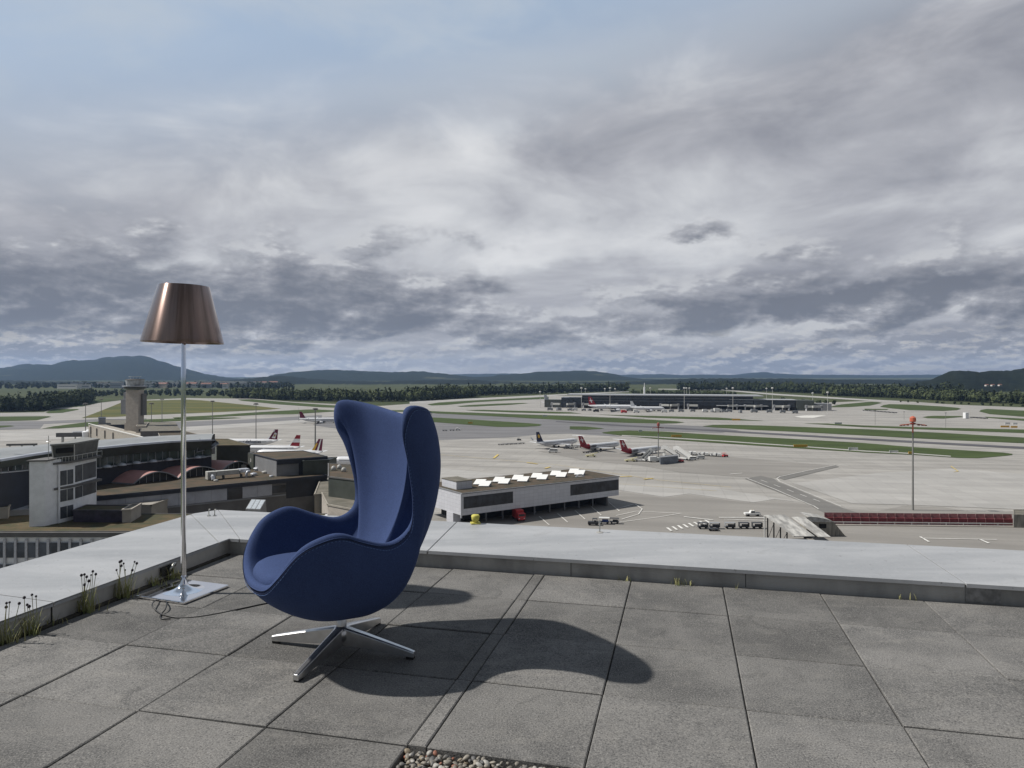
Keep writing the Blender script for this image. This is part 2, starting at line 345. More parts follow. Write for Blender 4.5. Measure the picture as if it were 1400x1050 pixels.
sheet('perimeter_path', [[(850, 595.2), (900, 597.6), (980, 602.4), (1080, 609.2), (1180, 616.4), (1250, 620.2), (1300, 623.8), (1300, 625), (1250, 621.4), (1180, 617.7), (1080, 610.4), (980, 603.6), (900, 598.8), (850, 596.4)],
                         [(636, 562.6), (700, 564.9), (780, 567.3), (880, 571.4), (880, 572.6), (780, 568.6), (700, 566.1), (636, 563.8)]], .27, CONL)
# painted lines
def stripe(a, b, wdt):
    p, q = Vector(W(*a)), Vector(W(*b)); d = (q - p).normalized(); nn = Vector((-d.y, d.x)) * wdt / 2
    return [tuple(p + nn), tuple(p - nn), tuple(q - nn), tuple(q + nn)]
mb = MB(); Z = .30
def line(pts, wdt, dash=0):
    for a, b in zip(pts, pts[1:]):
        if not dash: mb.sheet(stripe(a, b, wdt), Z)
        else:
            for i in range(dash):
                f0, f1 = i / dash, (i + .5) / dash
                mb.sheet(stripe((a[0] + (b[0] - a[0]) * f0, a[1] + (b[1] - a[1]) * f0), (a[0] + (b[0] - a[0]) * f1, a[1] + (b[1] - a[1]) * f1), wdt), Z)
line([(1022, 655), (1060, 670), (1104, 689.5), (1113, 693), (1119, 697)], .35)
line([(1142, 636.5), (1100, 645), (1066, 652.5), (1062, 655), (1066, 659), (1100, 673), (1150, 693.5)], .35)
line([(1040, 657), (1130, 690)], .3, 5)
line([(1146, 636), (1160, 637)], .4); line([(998, 649), (1015, 647.5)], .6)
line([(842, 706), (870, 700), (932, 703)], .3); line([(842, 697), (868, 690), (878, 697), (873, 704), (850, 711)], .3)
line([(935, 707.6), (975, 712)], .7); line([(983, 708.5), (1045, 708.8)], .8); line([(990, 711), (1050, 713)], .4)
line([(840, 716), (900, 708), (930, 703)], .25)
line([(1260, 737), (1363, 739)], .35); line([(1258, 735), (1270, 742)], .6); line([(1338, 738), (1352, 744)], .6)
for x0, y0 in ((833, 688), (808, 693.5), (786, 699), (762, 703), (737, 707)): line([(x0, y0), (x0 + 14, y0 + 12)], .26)
for i in range(8): line([(912 + i * 7.4, 722.5 - i * 1.5), (918 + i * 7.6, 727 - i * 1.5)], .7)
mb.build('white_road_marking', WPAINT)['kind'] = 'structure'
mb = MB(); Z = .30
for p in ([(675, 627), (681, 622)], [(745, 641), (752, 639)], [(880, 656), (893, 654.5)], [(846, 652.5), (864, 652)], [(720, 633), (735, 635)]):
    line(p, 1.3)
line([(600, 622), (760, 636), (900, 657), (1000, 667)], .3); line([(842, 662), (980, 672)], .25)
line([(1300, 638), (1310, 645), (1304, 646)], .5)
mb.build('yellow_road_marking', YPAINT)['kind'] = 'structure'
# ================================================================== ROOF TERRACE
YAW = .2357; CA, SA = math.cos(YAW), math.sin(YAW); O = (.216, 2.117)
def TP(a, j): return (O[0] + a * CA + j * SA, O[1] - a * SA + j * CA)
def TPZ(a, j, z): return (*TP(a, j), z)
def on(px, py, h=0.0):          # terrace point at height h above the paving
    p = W(px, py, T + h); return (p[0], p[1], T + h)

def slab_mat():
    m = bpy.data.materials.new('washed_concrete_slabs'); m.use_nodes = True; k = NT(m.node_tree); b = m.node_tree.nodes['Principled BSDF']
    tcn = k.n('ShaderNodeTexCoord'); v = tcn.outputs['Object']
    mot = k.noise(v, 2.3, 7, .62, .4); mid = k.noise(v, 11, 6, .6); gr = k.noise(v, 170, 3, .7); st = k.noise(v, 5.0, 8, .65, 1.2)
    vo = k.n('ShaderNodeTexVoronoi'); k.l(v, vo.inputs['Vector']); vo.inputs['Scale'].default_value = 260
    cc = k.mix(k.ss(mot, .33, .67), (.095, .094, .092), (.168, .164, .157))
    cc = k.mix(k.m('MULTIPLY', k.ss(mid, .50, .72), .50), cc, (.185, .178, .165))
    cc = k.mix(k.m('MULTIPLY', k.ss(st, .54, .70), .50), cc, (.055, .055, .055))
    sm = k.n('ShaderNodeMapping'); k.l(v, sm.inputs[0]); sm.inputs['Rotation'].default_value = (0, 0, YAW); sm.inputs['Scale'].default_value = (1, 7, 1)
    cc = k.mix(k.m('MULTIPLY', k.ss(k.noise(sm.outputs[0], 2.6, 6, .65, .6), .54, .72), .45), cc, (.205, .197, .183))
    cc = k.mix(k.m('MULTIPLY', k.ss(gr, .50, .68), .75), cc, (.26, .25, .235))
    cc = k.mix(k.m('MULTIPLY', k.ss(gr, .46, .34), .75), cc, (.030, .030, .031))
    sp = k.m('MULTIPLY', k.m('LESS_THAN', vo.outputs['Distance'], .34), k.m('GREATER_THAN', k.noise(v, 90, 2, .5), .60))
    cc = k.mix(k.m('MULTIPLY', sp, .5), cc, (.36, .35, .33))
    g = k.n('ShaderNodeNewGeometry'); f = k.m('ADD', k.m('MULTIPLY', g.outputs['Random Per Island'], .34), .83)
    vm = k.n('ShaderNodeVectorMath', operation='SCALE'); k.l(cc, vm.inputs[0]); k.l(f, vm.inputs[3])
    k.l(vm.outputs[0], b.inputs['Base Color']); b.inputs['Roughness'].default_value = .88; b.inputs['Specular IOR Level'].default_value = .25
    bn = k.n('ShaderNodeBump'); bn.inputs['Strength'].default_value = .55; bn.inputs['Distance'].default_value = .004
    k.l(k.m('ADD', gr, k.m('MULTIPLY', mid, .7)), bn.inputs['Height']); k.l(bn.outputs[0], b.inputs['Normal'])
    return m
SLAB = slab_mat()
mb = MB(); g = .0024
AL = [-2.572, -2.063, -1.563, -1.063, -.563]
cells = []
for i in range(4): cells.append((AL[i], AL[i + 1]))
cells += [(-.563, -.5), (-.5, 0)] + [(k * .5, k * .5 + .5) for k in range(12)]
for a0, a1 in cells:
    for j0 in np.arange(-2.5, 2.0, .5):
        j1 = min(j0 + .5, 1.975)
        if a0 >= -.6 and a1 <= .01 and -.6 < j0 < -.1: continue            # the gravel bed
        dz = rnd.uniform(-.0022, .0022); tx = rnd.uniform(-.0025, .0025); ty = rnd.uniform(-.0025, .0025)
        ra = rnd.uniform(-.0012, .0012)
        c = 0.004; zt = T + dz
        q = [(a0 + g, j0 + g + ra), (a1 - g, j0 + g - ra), (a1 - g, j1 - g - ra), (a0 + g, j1 - g + ra)]
        qi = [(a0 + g + c, j0 + g + c + ra), (a1 - g - c, j0 + g + c - ra), (a1 - g - c, j1 - g - c - ra), (a0 + g + c, j1 - g - c + ra)]
        am, jm = (a0 + a1) / 2, (j0 + j1) / 2
        zf = lambda p: zt + (p[0] - am) * tx * 2 + (p[1] - jm) * ty * 2
        vs = [TPZ(*p, T - .045) for p in q] + [TPZ(*p, zf(p) - .003) for p in q] + [TPZ(*p, zf(p)) for p in qi]
        fs = [(i, (i + 1) % 4, (i + 1) % 4 + 4, i + 4) for i in range(4)] + [(i + 4, (i + 1) % 4 + 4, (i + 1) % 4 + 8, i + 8) for i in range(4)] + [(8, 9, 10, 11)]
        mb.add(vs, fs)
struct(mb.build('terrace_paving', SLAB))
# bedding below the slabs
mb = MB(); mb.prism([TP(-2.6, -6), TP(8, -6), TP(8, 1.99), TP(-2.6, 1.99)], T - .10, T - .05)
struct(mb.build('terrace_bedding', mat('dark_grit', (.035, .033, .03), .95, var=.4, scale=60, bump=.5)))
# gravel bed
PEB = bpy.data.materials.new('river_pebbles'); PEB.use_nodes = True; k = NT(PEB.node_tree); b = PEB.node_tree.nodes['Principled BSDF']
gm = k.n('ShaderNodeNewGeometry'); r_ = k.n('ShaderNodeValToRGB'); k.l(gm.outputs['Random Per Island'], r_.inputs[0]); e = r_.color_ramp.elements; r_.color_ramp.interpolation = 'CONSTANT'
e[0].color = (.22, .20, .165, 1); e[1].position = .18; e[1].color = (.13, .125, .115, 1)
for p_, c_ in ((.36, (.31, .28, .23)), (.52, (.17, .155, .125)), (.66, (.40, .385, .35)), (.78, (.085, .085, .085)), (.88, (.26, .21, .14)), (.97, (.30, .11, .06))):
    q = e.new(p_); q.color = (*c_, 1)
tcn = k.n('ShaderNodeTexCoord'); k.l(k.mix(k.m('MULTIPLY', k.noise(tcn.outputs['Object'], 120, 4, .6), .5), r_.outputs[0], (.09, .085, .08)), b.inputs['Base Color']); b.inputs['Roughness'].default_value = .6
import bmesh
bm = bmesh.new(); bmesh.ops.create_icosphere(bm, subdivisions=2, radius=1); IV = [v.co.copy() for v in bm.verts]; IF = [[v.index for v in f.verts] for f in bm.faces]; bm.free()
from mathutils import Matrix, Euler
mb = MB()
for lay in range(3):
    for i in range(560):
        a = rnd.uniform(-.555, -.008); j = rnd.uniform(-.30, -.008)
        s = rnd.uniform(.005, .0105); M = Euler((rnd.uniform(-.5, .5), rnd.uniform(-.5, .5), rnd.uniform(0, 6.3))).to_matrix()
        sx, sy, sz = s * rnd.uniform(.9, 1.5), s * rnd.uniform(.8, 1.0), s * rnd.uniform(.5, .75); ph = rnd.uniform(0, 9)
        c = Vector(TPZ(a, j, T - .034 + lay * .0105 + rnd.uniform(0, .006)))
        mb.add([c + M @ Vector((v.x * sx * (1 + .12 * math.sin(3 * v.y + ph)), v.y * sy * (1 + .12 * math.cos(2.5 * v.x + ph)), v.z * sz)) for v in IV], IF)
stuff(mb.build('gravel', PEB, smooth=True), 'bed of rounded grey and beige pebbles in the gap between paving slabs', 'gravel')
# the office block that carries the terrace
FAC = mat('render_facade', (.42, .42, .40), .8)
ob = thing('office_building', 'tall office block whose flat paved roof terrace fills the foreground', 'building', (0, 0, 0))
mb = MB(); mb.prism([TP(-3.34, -14), TP(20, -14), TP(20, 2.77), TP(-3.27, 2.77), TP(-3.34, 2.62)], 0, T - .11); mb.build('wall', FAC, ob)

# --- parapets
COP = bpy.data.materials.new('coping_sheet'); COP.use_nodes = True; k = NT(COP.node_tree); b = COP.node_tree.nodes['Principled BSDF']
tcn = k.n('ShaderNodeTexCoord'); v = tcn.outputs['Object']; mp = k.n('ShaderNodeMapping'); k.l(v, mp.inputs[0]); mp.inputs['Rotation'].default_value = (0, 0, YAW); mp.inputs['Scale'].default_value = (.5, 2.2, 1)
cc = k.mix(k.ss(k.noise(mp.outputs[0], 1.3, 7, .62, .5), .35, .68), (.270, .280, .292), (.370, .378, .388))
cc = k.mix(k.m('MULTIPLY', k.ss(k.noise(v, 14, 6, .7), .52, .75), .30), cc, (.45, .455, .46))
cc = k.mix(k.m('MULTIPLY', k.ss(k.noise(v, 38, 3, .6), .67, .74), .7), cc, (.12, .115, .11))
cc = k.mix(k.m('MULTIPLY', k.ss(k.noise(v, 4.5, 8, .72, 1.5), .58, .70), .45), cc, (.215, .215, .215))
cc = k.mix(k.m('MULTIPLY', k.ss(k.noise(v, 150, 2, .5), .60, .72), .35), cc, (.50, .50, .50))
k.l(cc, b.inputs['Base Color']); b.inputs['Roughness'].default_value = .50; b.inputs['Specular IOR Level'].default_value = .5
bn = k.n('ShaderNodeBump'); bn.inputs['Strength'].default_value = .25; bn.inputs['Distance'].default_value = .02
k.l(k.noise(v, 2.2, 3, .5), bn.inputs['Height']); k.l(bn.outputs[0], b.inputs['Normal'])
UPS = mat('upstand_sheet', (.42, .41, .385), .6, c2=(.23, .225, .21), scale=3.2, stretch=(1, 1, .45), bump=.3, bscale=20)
DRK = flat('joint_shadow_gap', (.02, .02, .02), .9)
ZP = T + .100; th = .010; gp = .0035
def coping(mb, poly):
    mb.prism([TP(*p) for p in poly], ZP - th, ZP)
def lip(mb, p, q, w=.006, h=.020):      # turned-down drip edge
    (a0, j0), (a1, j1) = p, q
    d = Vector((a1 - a0, j1 - j0)).normalized(); nn = Vector((d.y, -d.x)) * w
    mb.prism([TP(a0, j0), TP(a1, j1), TP(a1 + nn.x, j1 + nn.y), TP(a0 + nn.x, j0 + nn.y)], ZP - h, ZP - .0005)
BI, BO, LI, LO = 1.985, 2.83, -2.598, -3.385
lp = thing('parapet_wall', 'low left parapet with pale grey sheet metal coping and weeds at its foot', 'parapet')
panels = [[(LO, -3), (LI, -3), (LI, .645 - gp), (LO, .715 - gp)], [(LO, .715 + gp), (LI, .645 + gp), (LI, 1.872 - gp), (LO, 2.62 - gp)]]
for p in panels:
    mb = MB(); coping(mb, p); mb.build('coping', COP, lp, bevel=.0015)
mb = MB(); mb.prism([TP(LI - .014, -3), TP(LI - .014, 1.999), TP(LO + .03, 2.60), TP(LO + .03, -3)], T - .11, ZP - th - .001); mb.build('upstand', UPS, lp)
mb = MB(); lip(mb, (LI, .640), (LI, -3)); lip(mb, (LI, 1.868), (LI, .650)); mb.build('drip_edge', COP, lp)
mb = MB(); mb.prism([TP(LI - .013, .641), TP(LI - .0125, .641), TP(LI - .0125, .650), TP(LI - .013, .650)], T, ZP - .02); mb.prism([TP(LI - .013, 1.55), TP(LI - .0115, 1.55), TP(LI - .0115, 1.57), TP(LI - .013, 1.57)], T, ZP - .01); mb.build('joint', DRK, lp)
# fixing clip strip (small stone ledge at the foot)
mb = MB(); mb.prism([TP(LI - .012, -3), TP(LI + .016, -3), TP(LI + .016, 1.97), TP(LI - .012, 1.97)], T - .06, T + .004); mb.build('base_strip', mat('dark_edge_strip', (.055, .050, .040), .9, var=.4, scale=20), lp)
bp = thing('parapet_wall', 'long low parapet with pale grey sheet metal coping across the terrace edge in front of the airfield', 'parapet')
bj = [(-1.25 - .0, .07), (1.695, .05), (4.65, .05)]
for (p, nm) in (([(LI, 1.872 + gp), (LI, BI), (-2.525, BI), (-3.30, BO), (LO, 2.66), (LO, 2.62 + gp)], 'corner'),
                ([(-2.525 + gp * 1.5, BI), (-1.225 - gp, BI), (-1.315 - gp, BO), (-3.30 + gp * 1.5, BO)], ''),
                ([(-1.225 + gp, BI), (1.695 - gp, BI), (1.66 - gp, BO), (-1.315 + gp, BO)], ''),
                ([(1.695 + gp, BI), (4.65 - gp, BI), (4.62 - gp, BO), (1.66 + gp, BO)], ''), ([(4.65 + gp, BI), (8, BI), (8, BO), (4.62 + gp, BO)], '')):
    mb = MB(); coping(mb, p); mb.build('coping', COP, bp, bevel=.0015)
mb = MB(); mb.prism([TP(LI - .013, BI + .014), TP(8, BI + .014), TP(8, BO - .03), TP(-3.28, BO - .03), TP(LO + .035, 2.61)], T - .11, ZP - th - .001); mb.build('upstand', UPS, bp)
mb = MB()
for a0, a1 in ((LI, -2.53), (-2.52, -1.232), (-1.222, 1.690), (1.70, 4.645), (4.655, 8)):
    lip(mb, (a0, BI), (a1, BI))
mb.build('drip_edge', COP, bp)
mb = MB()
for a0 in (-1.40, -.35, .62, 2.9, 3.9): mb.prism([TP(a0, BI + .0125), TP(a0 + .003, BI + .0125), TP(a0 + .003, BI + .0145), TP(a0, BI + .0145)], T, ZP - .02)
mb.build('joint', DRK, bp)
mb = MB(); mb.prism([TP(1.70, BI + .0095), TP(1.86, BI + .0095), TP(1.86, BI + .0138), TP(1.70, BI + .0138)], T, ZP - .012); mb.build('patch_plate', mat('galvanised_patch', (.22, .22, .215), .45, metal=.3, var=.3, scale=25), bp)

# --- small fittings on the parapets
STEEL = flat('galvanised_steel', (.42, .42, .40), .4, 1.0)
YEL = mat('yellow_wrap', (.50, .46, .10), .75, var=.25, scale=30, bump=.4, bscale=60)
p = on(650, 716, .10); sca = 1
tw = thing('wrapped_fitting', 'small yellow wrapped post fitting standing on the parapet coping', 'fitting', p); tw.scale = (.84, .84, .84)
mb = MB(); mb.box((0, 0, .006), (.082, .07, .012), .2); mb.build('base', YEL, tw, bevel=.003)
mb = MB(); mb.lathe([(.020, .012), (.022, .022), (.030, .030), (.033, .05), (.036, .062), (.034, .072), (.028, .077), (0.004, .078)], n=14); mb.build('cap', YEL, tw, smooth=True)
p = on(820, 728, .10)
bo = thing('anchor_bolt', 'thin steel bolt on a small round plate standing on the coping right of the chair', 'bolt', p)
mb = MB(); mb.lathe([(.024, 0), (.024, .003), (.01, .004), (.001, .0045)], n=16); mb.build('plate', UPS, bo, smooth=False)
mb = MB(); mb.tube([(0, 0, .003), (0, 0, .075)], .004, 8); mb.box((0, 0, .068), (.016, .016, .008)); mb.build('shaft', STEEL, bo)
pa, pb = on(285.5, 705.5, .10), on(293.5, 705.5, .10)
for q, side in ((pa, 'left'), (pb, 'right')):
    hk = thing('lifting_hook', f'short steel hook on the parapet corner, the {side} one of the pair', 'hook', q, group='hooks on the parapet corner')
    mb = MB(); mb.tube([(0, 0, 0), (0, 0, .04), (.004, 0, .05), (.012, 0, .052)], .004, 8); mb.build('hook', STEEL, hk, smooth=True)
    mb = MB(); mb.box((0, 0, .003), (.02, .02, .006)); mb.build('foot', STEEL, hk)
# cable clip on the left upstand
p0 = on(288, 762, .0); tcx = TP(LI + .003, 1.40)
cl = thing('cable_outlet', 'small dark cable outlet with a bent pipe on the inner face of the left parapet', 'outlet', (tcx[0], tcx[1], T + .03), -YAW)
mb = MB(); mb.box((-.004, 0, .015), (.014, .09, .05)); mb.build('plate', mat('dark_rubber', (.03, .03, .028), .8), cl)
mb = MB(); mb.tube([(0.004, .0, .0), (.018, .01, .03), (.022, .03, .048), (.01, .055, .045), (-.0, .06, .03)], .008, 8); mb.build('pipe', STEEL, cl, smooth=True)

# ================================================================== EGG-SHAPED ARMCHAIR
PHI = R(33.0); C0 = (-.724, 3.02)
KEYS = [
 (0.00, 0.383,0.350,  0.00, .18,   0.00, .365,.265),
 (0.17, 0.367,0.366,  0.11, .17,   0.16, .350,.270),
 (0.262,0.338,0.432,  0.19, .15,   0.260,.325,.285),
 (0.308,0.278,0.522,  0.24, .12,   0.325,.265,.310),
 (0.334,0.205,0.563,  0.27, .09,   0.355,.195,.330),
 (0.343,0.120,0.577,  0.28, .05,   0.375,.110,.340),
 (0.330,0.020,0.538,  0.28, .00,   0.370,.015,.330),
 (0.315,-.085,0.510,  0.27,-.06,   0.370,-.10,.320),
 (0.312,-.165,0.557,  0.25,-.12,   0.370,-.20,.355),
 (0.322,-.174,0.670,  0.23,-.17,   0.370,-.26,.420),
 (0.352,-.135,0.840,  0.20,-.20,   0.375,-.33,.550),
 (0.396,-.095,0.950,  0.17,-.22,   0.385,-.36,.640),
 (0.410,-.130,1.052,  0.14,-.23,   0.360,-.42,.670),
 (0.300,-.262,1.036,  0.10,-.23,   0.270,-.47,.710),
 (0.00, -.325,0.993,  0.00,-.24,   0.000,-.51,.730)]
INNER = [(0, .335, .330, 0, .20), (.14, .325, .335, .10, .19), (.225, .290, .350, .17, .16), (.265, .240, .385, .20, .13), (.285, .185, .410, .21, .10), (.300, .110, .415, .22, .06),
         (.295, .010, .400, .22, .00), (.285, -.080, .385, .21, -.05), (.262, -.175, .410, .19, -.09), (.248, -.225, .490, .17, -.12), (.268, -.228, .610, .15, -.14), (.315, -.222, .720, .12, -.15), (.330, -.250, .780, .10, -.16), (.215, -.325, .740, .07, -.17), (0, -.358, .690, 0, -.18)]
def resample(P, nu):
    N = len(P); o = []
    for i in range(N):
        p0, p1, p2, p3 = P[i - 1], P[i], P[(i + 1) % N], P[(i + 2) % N]
        for kk in range(nu):
            t_ = kk / nu; o.append(.5 * ((2 * p1) + (-p0 + p2) * t_ + (2 * p0 - 5 * p1 + 4 * p2 - p3) * t_ * t_ + (-p0 + 3 * p1 - 3 * p2 + p3) * t_ ** 3))
    Rm = np.array(o)
    for _ in range(6): Rm = .5 * Rm + .25 * (np.roll(Rm, 1, 0) + np.roll(Rm, -1, 0))
    return Rm
def chair_grid(nu, nv, pole=(0, 0, .158)):
    K = [list(q) for q in KEYS]
    L = [[-q[0], q[1], q[2], -q[3], q[4], -q[5], q[6], q[7]] for q in K[1:-1]][::-1]
    P = np.array(K + L, float); N = len(P); o = []
    for i in range(N):
        p0, p1, p2, p3 = P[i - 1], P[i], P[(i + 1) % N], P[(i + 2) % N]
        for kk in range(nu):
            t_ = kk / nu
            o.append(.5 * ((2 * p1) + (-p0 + p2) * t_ + (2 * p0 - 5 * p1 + 4 * p2 - p3) * t_ * t_ + (-p0 + 3 * p1 - 3 * p2 + p3) * t_ ** 3))
    Rm = np.array(o)
    for _ in range(3):                                  # relax the rim slightly so that it flows
        Rm = .5 * Rm + .25 * (np.roll(Rm, 1, 0) + np.roll(Rm, -1, 0))
    rim = Rm[:, :3]; P0 = np.array(pole, float)
    P1 = np.column_stack([Rm[:, 3:5], np.full(len(Rm), P0[2])]); P2 = Rm[:, 5:8]
    V = np.linspace(0, 1, nv + 1)
    rows = np.array([((1 - v_) ** 3 * P0 + 3 * (1 - v_) ** 2 * v_ * P1 + 3 * (1 - v_) * v_ * v_ * P2 + v_ ** 3 * rim) for v_ in V])
    return rows
def normals(rows):
    du = np.roll(rows, -1, 1) - np.roll(rows, 1, 1)
    dv = np.empty_like(rows); dv[1:-1] = rows[2:] - rows[:-2]; dv[0] = rows[1] - rows[0]; dv[-1] = rows[-1] - rows[-2]
    nn = np.cross(du, dv); ln = np.linalg.norm(nn, axis=2, keepdims=True); ln[ln < 1e-9] = 1; nn /= ln
    nn[0] = (0, 0, -1)
    return nn, dv / np.maximum(np.linalg.norm(dv, axis=2, keepdims=True), 1e-9)
NU, NV = 6, 44
rows = chair_grid(NU, NV); nn, tv = normals(rows)
if nn[NV // 2, 0, 1] < 0: nn = -nn; nn[0] = (0, 0, -1)      # front profile: outward is +d
nn[0] = (0, 0, -1)
HT = .020                                                # half thickness of the upholstered shell
mid = rows - nn * HT
surf = [rows[i] for i in range(1, NV)]
# rounded edge
edge = mid[-1] - tv[-1] * HT; base_o = edge + nn[-1] * HT
surf[-1] = .5 * (surf[-1] + rows[-2])
TE = math.pi * .74
for th_ in np.linspace(0, TE, 9):
    surf.append(edge + nn[-1] * HT * math.cos(th_) + tv[-1] * HT * math.sin(th_))
IN = resample(np.array(INNER + [(-q[0], q[1], q[2], -q[3], q[4]) for q in INNER[1:-1]][::-1], float), NU)
R0 = surf[-1]; R1 = R0 + (-nn[-1] * math.sin(TE) + tv[-1] * math.cos(TE)) * .065
Q2 = IN[:, :3]; Q1 = np.column_stack([IN[:, 3:5], np.full(len(IN), .315)]); Q0 = np.array((0, 0, .315))
inner = []
for i in range(1, 34):
    u_ = i / 34; w_ = 1 - u_
    inner.append(w_ ** 4 * R0 + 4 * w_ ** 3 * u_ * R1 + 6 * w_ * w_ * u_ * u_ * Q2 + 4 * w_ * u_ ** 3 * Q1 + u_ ** 4 * Q0)
surf += inner
surf = np.array(surf); nr, nc = surf.shape[:2]
mb = MB(); mb.v = [tuple(q) for r0 in surf for q in r0]
mb.f = [(i * nc + k_, i * nc + (k_ + 1) % nc, (i + 1) * nc + (k_ + 1) % nc, (i + 1) * nc + k_) for i in range(nr - 1) for k_ in range(nc)]
mb.v += [tuple(rows[0][0]), tuple(Q0)]; a_ = len(mb.v) - 2
mb.f += [(a_, (k_ + 1) % nc, k_) for k_ in range(nc)] + [(a_ + 1, (nr - 1) * nc + k_, (nr - 1) * nc + (k_ + 1) % nc) for k_ in range(nc)]
mb.mi = [0] * len(mb.f)
def wool(name, c):
    m = bpy.data.materials.new(name); m.use_nodes = True; k = NT(m.node_tree); b = m.node_tree.nodes['Principled BSDF']
    tcn = k.n('ShaderNodeTexCoord'); v = tcn.outputs['Object']
    f = k.noise(v, 420, 2, .7); g_ = k.noise(v, 9, 5, .6)
    cc = k.mix(k.ss(f, .3, .7), tuple(q * .70 for q in c), tuple(q * 1.3 for q in c)); cc = k.mix(k.m('MULTIPLY', k.ss(g_, .45, .75), .25), cc, tuple(q * 1.35 for q in c))
    k.l(cc, b.inputs['Base Color']); b.inputs['Roughness'].default_value = .9; b.inputs['Specular IOR Level'].default_value = .15
    b.inputs['Sheen Weight'].default_value = .05; b.inputs['Sheen Roughness'].default_value = .45; b.inputs['Sheen Tint'].default_value = (.35, .48, .9, 1)
    bn = k.n('ShaderNodeBump'); bn.inputs['Strength'].default_value = .25; bn.inputs['Distance'].default_value = .002
    k.l(k.m('ADD', f, k.m('MULTIPLY', g_, 1.5)), bn.inputs['Height']); k.l(bn.outputs[0], b.inputs['Normal'])
    return m
BLUE = wool('blue_wool', (.036, .057, .136))
CH = thing('egg_armchair', 'blue wool armchair with an egg shaped winged shell on a four star aluminium foot', 'armchair', (C0[0], C0[1], T), 0)
CH.rotation_euler = (0, 0, PHI + R(90))
# local frame: s (far side) -> -X', d (forward) -> +Y' after rotation ; forward = (-cos, -sin)
def L3(q): return (q[0], q[1], q[2])
# rotation by PHI+90 sends local +y to (-sin(PHI+90), cos(PHI+90)) = (-cos, -sin) and local +x to (cos(PHI+90), sin(PHI+90)) = (-sin, cos)
sh = mb.build('shell', BLUE, CH, smooth=True)
# stitching along the outside of the rim
fine = chair_grid(24, NV)
fn, ft = normals(fine)
if fn[NV // 2, 0, 1] < 0: fn = -fn
c0_ = fine[-1] - ft[-1] * .030 + fn[-1] * .0006
mb = MB(); acc = 0; m_ = len(c0_)
pts_ = [Vector(q) for q in c0_]
i = 0
while i < m_ - 1:
    q0 = pts_[i]; L_ = 0; k_ = i
    while k_ < m_ - 1 and L_ < .0055: L_ += (pts_[k_ + 1] - pts_[k_]).length; k_ += 1
    mb.tube([q0, pts_[k_]], .0011, 4); L_ = 0
    while k_ < m_ - 1 and L_ < .004: L_ += (pts_[k_ + 1] - pts_[k_]).length; k_ += 1
    i = k_
mb.build('stitching', flat('stitch_thread', (.09, .155, .33), .8), CH)
# welt (dark seam groove line between edge and outer cover)
mb = MB(); c1_ = fine[-1] - ft[-1] * .0235 + fn[-1] * .0004
mb.tube([tuple(q) for q in c1_[::4]] + [tuple(c1_[0])], .0009, 5, caps=False); mb.build('seam', flat('seam_dark', (.012, .020, .055), .9), CH)
# seat cushion
def cushion():
    prof = []
    n = 72; mbc = MB(); rings = []
    hw, back, front = .250, -.20, .350
    levels = [(0.90, -.030), (.975, -.020), (1.0, .0), (.992, .016), (.965, .028), (.91, .036), (.80, .042), (.60, .046), (.35, .048), (.12, .049)]
    for sc_, dz in levels:
        ring = []
        for i in range(n):
            a = 2 * math.pi * i / n; ca, sa = math.cos(a), math.sin(a); ex = 2 / 3.0
            xx = hw * math.copysign(abs(ca) ** ex, ca); yy = (front - back) / 2 * math.copysign(abs(sa) ** ex, sa)
            if sa > 0: xx *= 1 - .10 * sa
            X_, Y_ = xx * sc_, (front + back) / 2 + yy * sc_
            zz = .338 + .045 * (Y_ + .2) + dz - .012 * max(0, (Y_ - .25) / .1) ** 2
            ring.append((X_, Y_, zz))
        rings.append(ring)
    mbc.v = [p for r0 in rings for p in r0]
    mbc.f = [(i * n + k, i * n + (k + 1) % n, (i + 1) * n + (k + 1) % n, (i + 1) * n + k) for i in range(len(rings) - 1) for k in range(n)]
    mbc.f += [tuple((len(rings) - 1) * n + k for k in range(n)), tuple(range(n - 1, -1, -1))]; mbc.mi = [0] * len(mbc.f)
    return mbc
cushion().build('seat_cushion', BLUE, CH, smooth=True)
# foot
ALU = mat('brushed_aluminium', (.62, .62, .62), .32, metal=1.0, var=.10, scale=12)
RUBB = flat('black_rubber', (.012, .012, .012), .6)
mb = MB(); mb.lathe([(.0225, .085), (.0215, .10), (.0215, .215)], n=24); mb.build('column', ALU, CH, smooth=True)
mb = MB(); mb.lathe([(.030, .045), (.040, .055), (.040, .088), (.030, .100), (.022, .106)], n=24); mb.build('hub', ALU, CH, smooth=True)
for ang in (-15.9, 73.0, 164.1, 253.0):
    aw = R(ang) - (PHI + R(90)); ca, sa = math.cos(aw), math.sin(aw)
    secs = [(.015, .022, .104, .030), (.05, .020, .097, .029), (.12, .018, .082, .024), (.22, .0155, .059, .016), (.31, .0135, .038, .010), (.335, .012, .031, .009)]
    mb = MB(); vs = []
    for r0, hw, zt, zb in secs:
        for s_, z_ in ((-hw, zb), (hw, zb), (hw * .98, zt - .004), (hw * .55, zt), (-hw * .55, zt), (-hw * .98, zt - .004)):
            vs.append((r0 * ca - s_ * sa, r0 * sa + s_ * ca, z_))
    m = len(secs); fs = [(i * 6 + k, i * 6 + (k + 1) % 6, (i + 1) * 6 + (k + 1) % 6, (i + 1) * 6 + k) for i in range(m - 1) for k in range(6)] + [tuple(range(5, -1, -1)), tuple((m - 1) * 6 + k for k in range(6))]
    mb.add(vs, fs); lg = mb.build('leg', ALU, CH, bevel=.0015)
    mb = MB(); mb.box((.317 * ca, .317 * sa, .0055), (.032, .021, .011), aw); mb.build('foot_pad', RUBB, lg)

